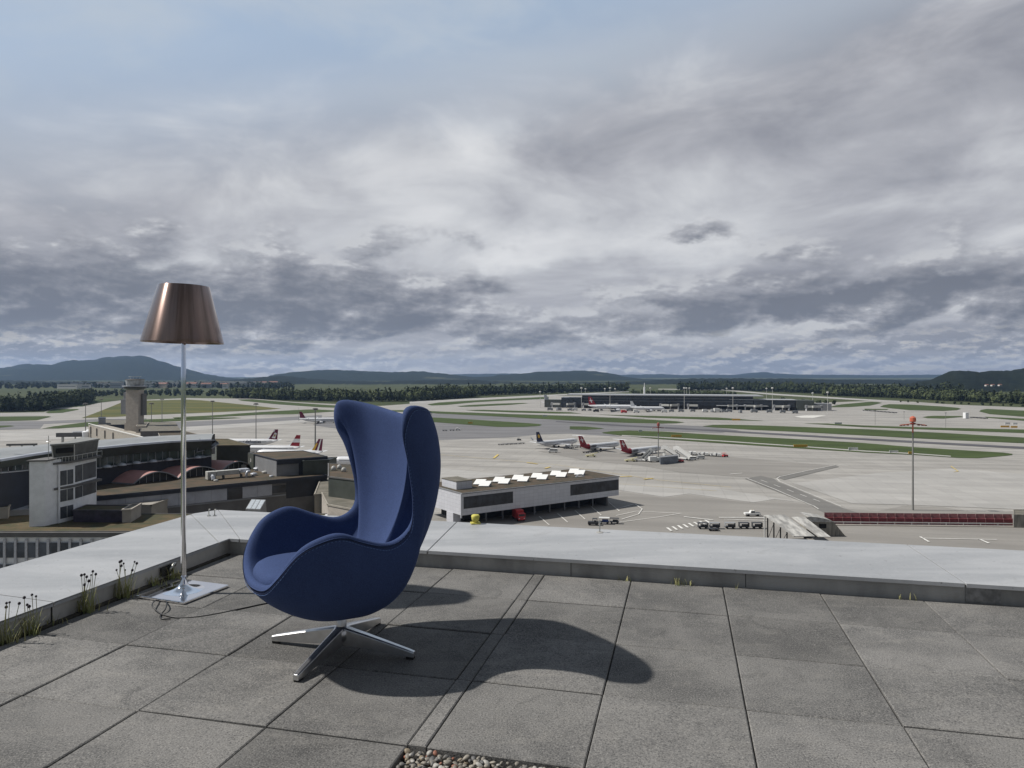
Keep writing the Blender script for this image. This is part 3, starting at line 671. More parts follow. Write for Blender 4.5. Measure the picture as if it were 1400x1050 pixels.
# ================================================================== FLOOR LAMP
LX, LY = -1.766, 3.822
LMP = thing('floor_lamp', 'chrome floor lamp with a bronze cone shade and a square mirror base', 'lamp', (LX, LY, T), R(-19.9))
CHR = flat('chrome', (.82, .82, .84), .06, 1.0)
mb = MB(); mb.prism([(-.16, -.16), (.16, -.16), (.16, .16), (-.16, .16)], .001, .014); mb.build('base', CHR, LMP, bevel=.003)
mb = MB(); mb.lathe([(.105, .0142), (.095, .0152), (.07, .018), (.048, .025), (.030, .036), (.020, .052), (.0165, .075), (.0150, .085)], n=40, closed=False); mb.build('base_cone', CHR, LMP, smooth=True)
mb = MB(); mb.lathe([(.0150, .08), (.0138, .10), (.0130, .40), (.0125, 1.36), (.0125, 1.50)], n=24); mb.build('pole', CHR, LMP, smooth=True)
SHD = bpy.data.materials.new('bronze_film_shade'); SHD.use_nodes = True; k = NT(SHD.node_tree); b = SHD.node_tree.nodes['Principled BSDF']
tcn = k.n('ShaderNodeTexCoord'); s3 = k.n('ShaderNodeSeparateXYZ'); k.l(tcn.outputs['Object'], s3.inputs[0])
wv_ = k.m('SINE', k.m('MULTIPLY', s3.outputs[2], 2 * math.pi / .0042))
an_ = k.m('ARCTAN2', s3.outputs[1], s3.outputs[0]); vb_ = k.noise(k.comb(k.m('MULTIPLY', k.m('COSINE', an_), 1.0), k.m('SINE', an_), k.m('MULTIPLY', s3.outputs[2], .3)), 3.2, 4, .6)
lc = k.mix(k.ss(wv_, -.6, .8), (.145, .100, .088), (.38, .275, .24)); lc = k.mix(k.ss(vb_, .45, .66), lc, (.15, .105, .088))
k.l(lc, b.inputs['Base Color'])
b.inputs['Metallic'].default_value = .95; b.inputs['Roughness'].default_value = .34; b.inputs['Coat Weight'].default_value = .8; b.inputs['Coat Roughness'].default_value = .03
b.inputs['Anisotropic'].default_value = .93; b.inputs['Anisotropic Rotation'].default_value = 0.25
tg = k.n('ShaderNodeTangent', direction_type='RADIAL', axis='Z'); k.l(tg.outputs[0], b.inputs['Tangent'])
bn = k.n('ShaderNodeBump'); bn.inputs['Strength'].default_value = .15; bn.inputs['Distance'].default_value = .004; k.l(vb_, bn.inputs['Height']); k.l(bn.outputs[0], b.inputs['Normal'])
mb = MB(); mb.lathe([(.2055, -.155), (.2065, -.152), (.1285, .149), (.127, .151), (.1255, .150), (.2040, -.1535), (.2055, -.155)], n=96, closed=False)
shd = mb.build('lamp_shade', SHD, LMP, smooth=False, loc=(0, 0, 1.497))
for p in shd.data.polygons: p.use_smooth = True
shd.rotation_euler = (R(-0.4), R(1.3), 0)
# spider, inner diffuser and bulb holder
mb = MB(); mb.lathe([(.165, -.120), (.168, -.116), (.112, .10), (.104, .112), (.02, .118)], n=48); mb.build('diffuser', mat('opal_diffuser', (.55, .53, .50), .5), shd, smooth=True)
mb = MB(); mb.tube([(-.126, 0, .143), (.126, 0, .143)], .002, 6); mb.tube([(0, -.126, .143), (0, .126, .143)], .002, 6); mb.build('shade_frame', STEEL, shd)
mb = MB(); mb.lathe([(.02, 1.42), (.024, 1.43), (.024, 1.50), (.015, 1.52)], n=20); mb.build('bulb_holder', CHR, LMP, smooth=True)
# cable
def curve_pts(pts, n=8):
    P = [Vector(p) for p in pts]; o = []
    for i in range(len(P) - 1):
        p0, p1, p2, p3 = P[max(i - 1, 0)], P[i], P[i + 1], P[min(i + 2, len(P) - 1)]
        for k in range(n):
            t_ = k / n; o.append(.5 * ((2 * p1) + (p2 - p0) * t_ + (2 * p0 - 5 * p1 + 4 * p2 - p3) * t_ * t_ + (3 * p1 - p0 - 3 * p2 + p3) * t_ ** 3))
    return o + [P[-1]]
cab = [on(226, 821, .004), on(228, 826, .018), on(226, 833, .012), on(221, 839, .003), on(219, 843, .003), on(222, 846, .003), on(233, 846, .003)]
cab2 = [on(218, 820, .004), on(211, 822, .02), on(208, 828, .02), on(213, 834, .01), on(222, 840, .003), on(240, 844, .003), on(265, 844, .003), on(300, 838.5, .003), on(335, 831, .003), on(370, 824, .003), on(420, 818, .003), on(500, 812, .003)]
mb = MB(); mb.tube(curve_pts(cab), .0032, 8); mb.tube(curve_pts(cab2), .0032, 8)
tag(mb.build('power_cord', flat('black_cable', (.012, .012, .012), .4), smooth=True), 'black power cord curling from the lamp base across the paving', 'cord')

# ================================================================== WEEDS ALONG THE PARAPETS
GRN = mat('weed_green', (.16, .20, .07), .8, c2=(.30, .27, .13), scale=12); HEAD = mat('dry_flower_head', (.035, .028, .035), .9, var=.3, scale=200)
def weed(loc, label, nb, h, heads, seed, spread=.05, group='weeds growing along the parapets'):
    r = random.Random(seed); nb = int(nb * 1.6); th_ = thing('weed', label, 'weed', loc, 0, group)
    mb = MB()
    for i in range(nb):
        a = r.uniform(0, 6.3); l_ = r.uniform(.35, .8) * h; lean = r.uniform(.15, .7) * l_; x0, y0 = r.gauss(0, spread * .6), r.gauss(0, spread * .3); w_ = r.uniform(.0018, .0042)
        pts = []
        for q in range(5):
            f = q / 4; pts.append((x0 + math.cos(a) * lean * f ** 1.8, y0 + math.sin(a) * lean * f ** 1.8, l_ * (f - .25 * f ** 3 * (lean / l_))))
        px, py = -math.sin(a), math.cos(a); vs = []
        for q, p in enumerate(pts):
            ww = w_ * (1 - q / 4.3); vs += [(p[0] - px * ww, p[1] - py * ww, p[2]), (p[0] + px * ww, p[1] + py * ww, p[2])]
        mb.add(vs, [(2 * q, 2 * q + 1, 2 * q + 3, 2 * q + 2) for q in range(4)])
    mb.build('leaves', GRN, th_)
    if heads:
        mb = MB(); mh = MB()
        for i in range(heads):
            a = r.uniform(0, 6.3); x0, y0 = r.gauss(0, spread * .4), r.gauss(0, spread * .2); hh = h * r.uniform(.75, 1.15); le = r.uniform(.0, .25) * hh
            tip = (x0 + math.cos(a) * le, y0 + math.sin(a) * le * .6, hh)
            mb.tube([(x0, y0, 0), (x0 + math.cos(a) * le * .35, y0 + math.sin(a) * le * .2, hh * .5), tip], .0014, 5)
            s_ = r.uniform(.0042, .0075)
            mh = MB(); mh.lathe([(.1 * s_, -s_), (s_ * .9, -.5 * s_), (s_, .3 * s_), (s_ * .6, s_), (.05 * s_, 1.2 * s_)], tip, 8); mh.build('flower_head', HEAD, th_, smooth=True)
        mb.build('stems', GRN, th_)
for (px, py, nb, h, hd, lb) in ((8, 873, 24, .17, 5, 'weed clump with dark seed heads at the far left end of the parapet'), (40, 862, 30, .16, 5, 'leaning grassy weed second from the left edge against the parapet'),
                                (74, 843, 10, .07, 0, 'short grass tuft growing in the coping joint of the left parapet'), (118, 828, 30, .18, 8, 'tall weed with two large round heads midway along the left parapet'),
                                (168, 806, 30, .17, 9, 'bushy weed with many small dark heads left of the lamp'), (212, 785, 22, .09, 0, 'low tuft of dark weed just left of the lamp pole'), (233, 777, 26, .12, 0, 'leafy weed behind the lamp pole at the parapet foot')):
    u = (px - CX) / F; a_w = LI + .022; jj = (O[0] + a_w * CA - u * (O[1] - a_w * SA)) / (u * CA - SA)
    weed(TPZ(a_w, jj, T), lb, nb, h, hd, int(px * 7 + 1))
for (px, py, nb, h, lb) in ((853, 792, 6, .05, 'sparse weed tuft at the foot of the back parapet right of the chair shadow'), (928, 797, 12, .06, 'wider grass tuft at the back parapet near the centre right'), (943, 798, 5, .05, 'small blades right beside the wider tuft at the back parapet'),
                            (1222, 812, 2, .06, 'single leaning grass stalk at the back parapet'), (1250, 813.5, 2, .06, 'pair of dry stalks left of the metal patch plate'), (1008, 802, 2, .05, 'thin pale blades at the back parapet between two slab joints')):
    u = (px - CX) / F; j_w = BI - .022; aa = (u * (O[1] + j_w * CA) - O[0] - j_w * SA) / (CA + u * SA)
    weed(TPZ(aa, j_w, T), lb, nb, h, 0, int(px), .03)
# ================================================================== HILLS
def interp(pts, x):
    if x <= pts[0][0]: return pts[0][1]
    for (a, b), (c, d) in zip(pts, pts[1:]):
        if x <= c:
            f = (x - a) / (c - a); f = f * f * (3 - 2 * f) * .5 + f * .5; return b + (d - b) * f
    return pts[-1][1]
def hill_mat(name, c1, c2, field, sc_=.004, fa=.60):
    m = bpy.data.materials.new(name); m.use_nodes = True; k = NT(m.node_tree); b = m.node_tree.nodes['Principled BSDF']
    tcn = k.n('ShaderNodeTexCoord'); v = tcn.outputs['Object']; mp = k.n('ShaderNodeMapping'); k.l(v, mp.inputs[0]); mp.inputs['Scale'].default_value = (.55, .55, 3)
    cc = k.mix(k.ss(k.noise(v, .03, 6, .65), .38, .62), c1, c2)
    cc = k.mix(k.ss(k.noise(mp.outputs[0], sc_, 5, .55), fa, fa + .04), cc, field)
    k.l(cc, b.inputs['Base Color']); b.inputs['Roughness'].default_value = .95; b.inputs['Specular IOR Level'].default_value = .05
    return m
FOR = hill_mat('wooded_hill', (.008, .013, .010), (.017, .024, .015), (.040, .046, .026), fa=.66)
FORD = hill_mat('dark_woods', (.006, .010, .008), (.013, .018, .011), (.035, .042, .022), fa=.74)
FORF = hill_mat('hill_with_fields', (.009, .014, .010), (.018, .025, .015), (.055, .060, .036), sc_=.0022, fa=.63)
def hill(name, crest, Y, depth, m, px0=-260, px1=1660, step=5, rough=1.5, back=.5, seed=1):
    r = random.Random(seed); mb = MB(); nr = 12; xs = list(range(px0, px1 + 1, step))
    ph = [r.uniform(0, 6.3) for _ in range(12)]
    for i in range(nr + 1):
        f = i / nr
        if f < .72: q = f / .72; hgt = math.sin(q * math.pi / 2) ** 1.15
        else: hgt = math.cos((f - .72) / .28 * math.pi / 2)
        for x_ in xs:
            top = max(ZA(interp(crest, x_), Y), 0)
            yy = Y - depth * .72 + depth * f + 60 * math.sin(x_ * .05 + ph[0]) * (1 if 0 < i < nr else 1)
            wob = sum(math.sin(x_ * fr + ph[n_] + i * 1.3) * am for n_, (fr, am) in enumerate(((.045, .05), (.11, .035), (.23, .02)))) * top * (1 if i < nr * .72 else .3)
            if abs(f - .75) < .05: wob = 0
            zz = top * hgt + wob * hgt + (r.uniform(-1, 1) * rough if 0 < i < nr else 0)
            mb.v.append((XA(x_, Y) * yy / Y, yy, max(zz, -2)))
    n = len(xs)
    mb.f = [(i * n + k, i * n + k + 1, (i + 1) * n + k + 1, (i + 1) * n + k) for i in range(nr) for k in range(n - 1)]; mb.mi = [0] * len(mb.f)
    return struct(mb.build(name, m, smooth=True))
hill('far_hills', [(-260, 520), (560, 515), (620, 512), (660, 511), (700, 510.5), (740, 512), (850, 512.5), (900, 511.6), (930, 512.8), (960, 512), (1000, 512.5), (1030, 510), (1046, 509.2), (1062, 510.6), (1090, 512), (1140, 512.3), (1200, 513), (1290, 512), (1400, 510), (1660, 510)], 12500, 3000, FOR, rough=4, seed=3)
hill('left_mountain', [(-260, 522), (-120, 515), (0, 503), (22, 500), (45, 498.6), (72, 499), (84, 495.8), (105, 493), (122, 491.6), (150, 488.4), (168, 487), (186, 488.6), (205, 490.5), (222, 495.5), (240, 500), (262, 506), (285, 512), (310, 516), (340, 519.5), (370, 524), (420, 532), (1660, 540)], 7600, 2600, FOR, px1=460, rough=4, seed=4)
hill('middle_hills', [(-260, 540), (300, 527), (345, 520), (380, 511.5), (402, 509), (430, 506.6), (455, 506), (480, 506.2), (505, 507.8), (545, 509), (578, 508.2), (600, 510), (625, 513), (650, 515.5), (668, 515), (690, 512.5), (712, 511), (735, 508.6), (765, 507.4), (800, 507), (822, 508.4), (838, 511.5), (856, 515.5), (880, 518), (920, 520), (980, 519.5), (1060, 519), (1300, 519), (1660, 518)], 6600, 1800, FORF, rough=3, seed=5)
hill('near_ridge', [(-260, 519), (0, 520), (80, 522), (200, 522), (300, 521.5), (344, 517), (372, 514.6), (398, 515.2), (425, 518), (470, 521), (520, 521.5), (590, 520), (640, 519), (680, 522), (760, 524), (860, 522), (940, 518), (1000, 517.4), (1080, 518), (1150, 519.5), (1210, 519.6), (1300, 520), (1660, 519)], 4300, 1300, FORD, rough=3.5, seed=6)
hill('right_hill', [(1180, 532), (1240, 525), (1268, 520), (1285, 514.5), (1298, 509.5), (1312, 507), (1326, 508), (1343, 509), (1362, 507), (1378, 506.4), (1390, 504), (1400, 503), (1440, 500), (1660, 494)], 2350, 700, FORD, px0=1180, step=3, rough=1.6, seed=8)

# ================================================================== WOODS
LEAF = bpy.data.materials.new('tree_leaves'); LEAF.use_nodes = True; k = NT(LEAF.node_tree); b = LEAF.node_tree.nodes['Principled BSDF']
at = k.n('ShaderNodeAttribute'); at.attribute_name = 'tone'; gn = k.n('ShaderNodeNewGeometry')
cc = k.mix(at.outputs['Fac'], (.028, .038, .020), (.100, .118, .052)); vm = k.n('ShaderNodeVectorMath', operation='SCALE'); k.l(cc, vm.inputs[0])
k.l(k.m('ADD', k.m('MULTIPLY', gn.outputs['Random Per Island'], .5), .75), vm.inputs[3]); k.l(vm.outputs[0], b.inputs['Base Color'])
b.inputs['Roughness'].default_value = .9; b.inputs['Specular IOR Level'].default_value = .1
def wood(name, label, spots, seed, nq=60, hr=(15, 25), q=1.3, tone=(0, 1)):
    r = random.Random(seed); V = []; Fc = []; tn = []
    for (x_, y_) in spots:
        h = r.uniform(*hr) * .80; rad = h * r.uniform(.30, .46); h *= r.uniform(.75, 1.15); tt = tone[0] + (tone[1] - tone[0]) * min(1, max(0, .5 + .45 * math.sin(x_ * .031 + seed) * math.sin(y_ * .023) + r.gauss(0, .28)))
        con = r.random() < .25
        if con: rad *= .6; tt *= .25
        cz = h * .52
        for i in range(nq):
            u = r.uniform(-1, 1); a = r.uniform(0, 6.283); s = math.sqrt(1 - u * u); rr = r.uniform(.72, 1.05)
            if con: k_ = (1 - (u + 1) / 2) ; px, py, pz = math.cos(a) * rad * k_ * rr, math.sin(a) * rad * k_ * rr, cz + u * h * .44
            else: px, py, pz = math.cos(a) * s * rad * rr, math.sin(a) * s * rad * rr, cz + u * h * .46 * rr
            c = Vector((x_ + px, y_ + py, pz)); nn_ = Vector((px, py, (pz - cz) * .8 + .6)).normalized() + Vector((r.gauss(0, .45), r.gauss(0, .45), r.gauss(0, .45)))
            nn_.normalize(); t1 = nn_.cross(Vector((.3, .2, 1))).normalized(); t2 = nn_.cross(t1); sz = q * r.uniform(.6, 1.5)
            o_ = len(V); V += [c + t1 * sz, c + t2 * sz * .8, c - t1 * sz * .9, c - t2 * sz]; Fc.append((o_, o_ + 1, o_ + 2, o_ + 3)); tn += [tt] * 4
        # inner mass, so that the crown is not see-through
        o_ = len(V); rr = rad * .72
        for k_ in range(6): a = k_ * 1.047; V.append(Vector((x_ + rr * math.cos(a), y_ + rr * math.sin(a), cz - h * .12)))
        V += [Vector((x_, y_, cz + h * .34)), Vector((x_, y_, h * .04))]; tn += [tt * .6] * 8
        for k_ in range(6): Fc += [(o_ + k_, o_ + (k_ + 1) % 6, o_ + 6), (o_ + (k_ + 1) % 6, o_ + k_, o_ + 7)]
    me = bpy.data.meshes.new(name); me.from_pydata([tuple(v) for v in V], [], Fc); me.materials.append(LEAF)
    a_ = me.attributes.new('tone', 'FLOAT', 'POINT'); a_.data.foreach_set('value', tn)
    o = bpy.data.objects.new(name, me); col.objects.link(o); return stuff(o, label, 'woodland')
def belt(pts, rows_, gap, seed, jit=.35, rowgap=None):
    """tree spots along a ground line given in picture positions, with further rows behind it"""
    r = random.Random(seed); o = []; P = [Vector(W(*p)) for p in pts]
    for a, b_ in zip(P, P[1:]):
        d = b_ - a; n = max(1, int(d.length / gap)); ay = a.normalized()
        for i in range(n):
            p = a + d * (i / n); away = p.normalized()
            for j in range(rows_): 
                q = p + away * j * (rowgap or gap) + Vector((r.uniform(-1, 1), r.uniform(-1, 1))) * gap * jit
                o.append((q.x, q.y))
    return o
wood('woodland', 'dark mixed wood at the far left edge of the airfield', belt([(-220, 563.5), (-60, 563.2), (0, 563), (40, 562.6), (62, 561.6), (84, 556.5), (104, 554.6), (124, 549.8)], 9, 9, 1), 11, nq=70, hr=(19, 27), q=1.25, tone=(0, .62))
wood('woodland', 'long belt of bright green trees beyond the runways behind the armchair', belt([(318, 544.5), (345, 545.3), (400, 547.5), (480, 549.5), (560, 549), (600, 546.5), (650, 543)], 5, 10, 2, rowgap=14), 12, nq=50, hr=(20, 30), q=1.6, tone=(.1, .95))
wood('woodland', 'dark wood of conifers behind the left end of the far terminal', belt([(560, 546), (640, 541.6), (700, 539.5), (800, 536.3), (860, 535.2)], 4, 13, 3, rowgap=20), 13, nq=40, hr=(22, 33), q=2.0, tone=(0, .35))
wood('woodland', 'belt of pale green trees below the dark hill at the right edge', belt([(1128, 541), (1180, 542.8), (1240, 545), (1300, 548.5), (1350, 551), (1400, 552.8), (1560, 560), (1700, 566)], 6, 9.5, 4, rowgap=15), 14, nq=60, hr=(16, 27), q=1.45, tone=(.1, 1.0))
wood('woodland', 'dark wooded band behind the right end of the far terminal', belt([(930, 534.5), (1000, 533.8), (1060, 536), (1130, 539), (1200, 541), (1320, 545)], 5, 14, 5, rowgap=26), 15, nq=40, hr=(24, 36), q=2.2, tone=(0, .28))
wood('woodland', 'low green copse behind the roof of the far terminal', belt([(868, 539.5), (940, 540.5), (1010, 541.5)], 3, 9, 6), 16, nq=50, hr=(10, 16), q=1.2, tone=(.2, .8))
wood('woodland', 'scattered bushes at the right end of the far terminal', belt([(1068, 550), (1100, 552), (1150, 553.5)], 2, 10, 7), 17, nq=50, hr=(6, 10), q=1.0, tone=(0, .4))
wood('woodland', 'rough hedge of shrubs along the far right meadow', belt([(1240, 550), (1320, 552.8), (1400, 556), (1500, 561)], 1, 11, 8, jit=.9), 18, nq=40, hr=(3, 7), q=.9, tone=(0, .5))
wood('woodland', 'dark tree line among the buildings of the distant town', belt([(60, 545), (160, 541.5), (240, 541), (320, 541.5)], 6, 13, 9, rowgap=45, jit=2.2), 19, nq=30, hr=(9, 17), q=1.9, tone=(0, .4))

wood('woodland', 'far dark woods at the foot of the left mountain', belt([(-200, 533.5), (0, 532), (120, 530.5), (250, 530.5), (400, 531.5)], 6, 15, 21, rowgap=120, jit=1.5), 31, nq=22, hr=(14, 26), q=3.2, tone=(0, .25))
# ================================================================== DISTANT TOWN
WL = [mat('town_wall_pale', (.55, .54, .52), .8), mat('town_wall_grey', (.34, .35, .37), .8), mat('town_wall_cream', (.42, .37, .30), .8)]
RFS = [mat('town_roof_grey', (.20, .20, .21), .8), mat('town_roof_red', (.20, .10, .075), .8), mat('town_roof_pale', (.45, .45, .46), .7)]
def house(px, Y, w_, d_, h_, wall, roof, label, rz, gable=True, grp='distant buildings of the town', z0=0):
    o = thing('town_building', label, 'building', (XA(px, Y), Y, z0), rz, grp)
    mb = MB(); mb.box((0, 0, h_ / 2), (w_, d_, h_)); mb.build('wall', wall, o)
    mb = MB()
    if gable:
        r_h = d_ * .32; mb.add([(-w_ / 2 - .4, -d_ / 2 - .5, h_), (w_ / 2 + .4, -d_ / 2 - .5, h_), (w_ / 2 + .4, d_ / 2 + .5, h_), (-w_ / 2 - .4, d_ / 2 + .5, h_), (-w_ / 2, 0, h_ + r_h), (w_ / 2, 0, h_ + r_h)], [(0, 1, 5, 4), (2, 3, 4, 5), (0, 4, 3), (1, 2, 5), (3, 2, 1, 0)])
    else: mb.box((0, 0, h_ + .25), (w_ + .8, d_ + .8, .5))
    mb.build('roof', roof, o)
    mb = MB(); mb.box((0, -d_ / 2 - .04, h_ * .55), (w_ * .86, .12, 1.6))
    mb.build('window_band', flat('far_window', (.03, .035, .045), .3), o)
    return o
ADJ = ['pale', 'grey', 'cream']
spots = [(95, 2300, 60, 20, 9, 0, 2), (108, 2500, 40, 18, 11, 1, 0), (116, 2350, 26, 16, 8, 0, 2), (128, 2600, 70, 22, 8, 1, 2), (140, 2450, 34, 16, 10, 0, 0), (150, 2700, 80, 24, 11, 2, 2), (160, 2400, 30, 18, 12, 1, 0),
         (198, 2500, 40, 18, 12, 0, 0), (208, 2700, 60, 20, 10, 1, 2), (222, 2450, 34, 15, 9, 2, 1), (233, 2600, 44, 18, 12, 0, 2), (262, 2500, 30, 16, 9, 0, 1), (271, 2650, 60, 20, 12, 0, 2), (282, 2400, 26, 14, 9, 1, 1), (296, 2550, 52, 20, 12, 1, 2), (307, 2450, 22, 14, 8, 2, 1),
         (316, 2700, 90, 22, 13, 0, 2), (330, 2550, 50, 18, 10, 1, 2), (340, 2750, 70, 20, 12, 0, 0), (352, 2900, 24, 14, 9, 2, 1), (362, 2950, 22, 12, 9, 0, 1), (374, 3000, 30, 14, 9, 1, 1), (308, 2300, 12, 10, 10, 0, 1)]
for i, (px, Y, w_, d_, h_, a_, b_) in enumerate(spots):
    side = 'left of the control tower' if px < 176 else 'left of the lamp pole' if px < 250 else 'right of the lamp pole'
    order = ['first', 'second', 'third', 'fourth', 'fifth', 'sixth', 'seventh', 'eighth', 'ninth', 'tenth', 'eleventh', 'twelfth', 'thirteenth']
    idx = [q for q in spots if (q[0] < 176) == (px < 176) and (q[0] < 250) == (px < 250)].index(spots[i])
    nth = 'first' if idx == 0 else order[idx]
    house(px, Y, w_ * 1.25, d_, h_ * 1.55, WL[a_], RFS[b_], f'{ADJ[a_]} walled building of the distant town, {nth} of those {side}', R(rnd.uniform(-15, 15)), gable=b_ == 1)
for px, Y, nth in ((1349, 1750, 'left'), (1357, 1760, 'middle'), (1367, 1780, 'right')):
    house(px, Y, 7, 6, 3.2, WL[0], RFS[1], f'small white house below the dark hill at the right, the {nth} one of three', R(8), grp='white houses below the right hill', z0=17)

# ================================================================== MATERIALS OF THE BUILDINGS
SED = mat('sedum_roof', (.100, .070, .034), .95, c2=(.042, .046, .020), scale=.30, detail=8, bump=.3, bscale=8)
SEDB = mat('brown_sedum_roof', (.088, .060, .038), .95, c2=(.042, .040, .026), scale=.3, detail=8)
SEDG = mat('gravel_flat_roof', (.17, .155, .13), .95, c2=(.10, .095, .075), scale=.4, detail=8)
NAVY = mat('navy_cladding', (.020, .024, .036), .5, var=.2, scale=.4); NAVY2 = mat('dark_green_cladding', (.058, .066, .058), .55, var=.15, scale=.5)
GREYC = mat('grey_cladding', (.20, .205, .215), .5, var=.1, scale=.4); PANEL = mat('pale_grey_panels', (.34, .35, .385), .45, var=.1, scale=.5, island=.06)
DARKG = mat('dark_grey_render', (.125, .122, .120), .8, var=.12, scale=.5); BEIG = mat('beige_render', (.30, .275, .235), .85, var=.08, scale=.5)
CONB = mat('board_concrete', (.37, .335, .295), .9, var=.1, scale=.7); WHITE = mat('white_render', (.78, .79, .81), .7, var=.06, scale=.8)
GLASS = mat('dark_window_glass', (.030, .034, .042), .30, var=.5, scale=.35, spec=.4); GLASG = mat('green_tinted_glass', (.045, .060, .060), .15, var=.4, scale=.6, spec=.7)
ALW = mat('light_metal_edge', (.44, .46, .50), .35, metal=.3, var=.06, scale=.5); RAIL = mat('white_rail_paint', (.60, .60, .58), .6)
REDR = mat('pink_red_metal_roof', (.40, .205, .185), .6, c2=(.33, .175, .16), scale=.5, stretch=(1, 1, 1)); BLK = flat('near_black', (.008, .008, .009), .8)
PVC = mat('duct_metal', (.40, .40, .38), .5, var=.15, scale=1.5)
def wallbox(name, poly, z0, z1, m, par): mb = MB(); mb.prism(poly, z0, z1); return mb.build(name, m, par)
def simple(label, poly, z0, z1, wall, roof, edge=None, cat='building', name='building', over=0.0):
    """flat-roofed volume: outline in world metres, walls, separate roof surface and a rim"""
    cx = sum(p[0] for p in poly) / len(poly); cy = sum(p[1] for p in poly) / len(poly)
    o = thing(name, label, cat, (cx, cy, z0)); q = [(p[0] - cx, p[1] - cy) for p in poly]
    wallbox('wall', q, 0, z1 - z0, wall, o)
    qi = [(p[0] * .985, p[1] * .985) for p in q]; wallbox('roof', qi, z1 - z0 - .2, z1 - z0 + .03, roof, o)
    mb = MB(); qo = [(p[0] * (1 + over) , p[1] * (1 + over)) for p in q]; n = len(q)
    for i in range(n):
        a, b_ = Vector(qo[i]), Vector(qo[(i + 1) % n]); d = (b_ - a).normalized(); nn_ = Vector((-d.y, d.x)) * .12
        mb.prism([tuple(a + nn_ - d * .12), tuple(a - nn_ - d * .12), tuple(b_ - nn_ + d * .12), tuple(b_ + nn_ + d * .12)], z1 - z0 - .12, z1 - z0 + .14 + .004 * i)
    mb.build('roof_edge', edge or wall, o)
    return o, Vector((cx, cy, z0))
def wall_seg(par, base, a, b_, z0, z1, m, name, off=.06, th_=.1):
    """panel standing just proud of the face from a to b (world), between heights z0 and z1"""
    A, B = Vector((a[0], a[1])) - base.xy, Vector((b_[0], b_[1])) - base.xy; d = (B - A).normalized(); nn_ = Vector((d.y, -d.x))
    if (A + B).dot(nn_) < 0 and False: nn_ = -nn_
    mb = MB(); mb.prism([tuple(A + nn_ * off), tuple(B + nn_ * off), tuple(B - nn_ * th_), tuple(A - nn_ * th_)], z0 - base.z, z1 - base.z); return mb.build(name, m, par)
def lerp(a, b_, f): return (a[0] + (b_[0] - a[0]) * f, a[1] + (b_[1] - a[1]) * f)

# --- low front block with the row of tall windows
Z1 = 19.6
fa, fb = W(-300, 727.6, Z1), W(420, 727.0, Z1)
bk_ = W(137, 705, Z1); fl = [fa, fb, (fb[0], 129.5), (bk_[0], 129.5), (bk_[0] - 1, 134), (-150, 134), (fa[0], 134)]
fblk, fbase = simple('low block with a row of tall windows between white piers, below the old tower', fl, 0, Z1, WHITE, SED, DARKG)
yf = fa[1]
for q in range(0, 70):
    xw = XA(-60, yf) + q * 1.755
    if xw > XA(190, yf): break
    for lv, (zt, zb) in enumerate(((17.9, 15.5), (14.4, 12.0))):
        mb = MB(); mb.box((xw - fbase.x, yf - .03 - fbase.y, (zt + zb) / 2), (1.27, .12, zt - zb)); wn = mb.build('window', mat('curtained_glass', (.085, .095, .115), .35, var=.35, scale=.45), fblk)
for q in range(0, 64):
    xw = XA(-60, yf) + (q - .5) * 1.755
    if xw > XA(196, yf): break
    mb = MB(); mb.box((xw - fbase.x, yf - .10 - fbase.y, 14.2), (.38, .22, 8.6)); mb.build('pier', mat('pier_grey', (.48, .49, .52), .75), fblk)
mb = MB(); mb.box((0, yf - .2 - fbase.y, Z1 - .35), (fb[0] - fa[0], .5, .75)); mb.build('cornice', DARKG, fblk)

# --- old tower on that block
ot = thing('old_tower', 'small old white control tower with a dark cab on the low roof at the left', 'tower', (XA(82, 121), 121, Z1))
ob_ = Vector((XA(82, 121), 121, Z1))
def lw(px, py, z_): p = W(px, py, z_); return (p[0] - ob_.x, p[1] - ob_.y)
s0, s1, s2 = lw(40, 720.5, Z1), lw(61, 719.5, Z1), lw(74, 716, Z1)
zs = 10.9
wallbox('stair_shaft', [s0, s1, (s1[0] + .9, s1[1] + 3.0), (s0[0] + .6, s0[1] + 3.2)], 0, zs, WHITE, ot)
b0 = (s1[0] + .9, s1[1] + 2.2); b1 = lw(101, 710.5, Z1); b2 = lw(132, 699, Z1); b3 = (b2[0] - 4.2, b2[1] + 2.2); b4 = (s1[0] + .2, s1[1] + 9.0)
body = [b0, b1, b2, b3, b4]
wallbox('tower_body', body, 0, 10.1, WHITE, ot)
wallbox('cornice', [(s0[0] - .3, s0[1] - .3), (s1[0] + .6, s1[1] - .3), (b1[0] - 1.2, b1[1] - .6), (b1[0] - 1.2, b1[1] + 3), (s0[0], s0[1] + 4)], zs, zs + .25, DARKG, ot)
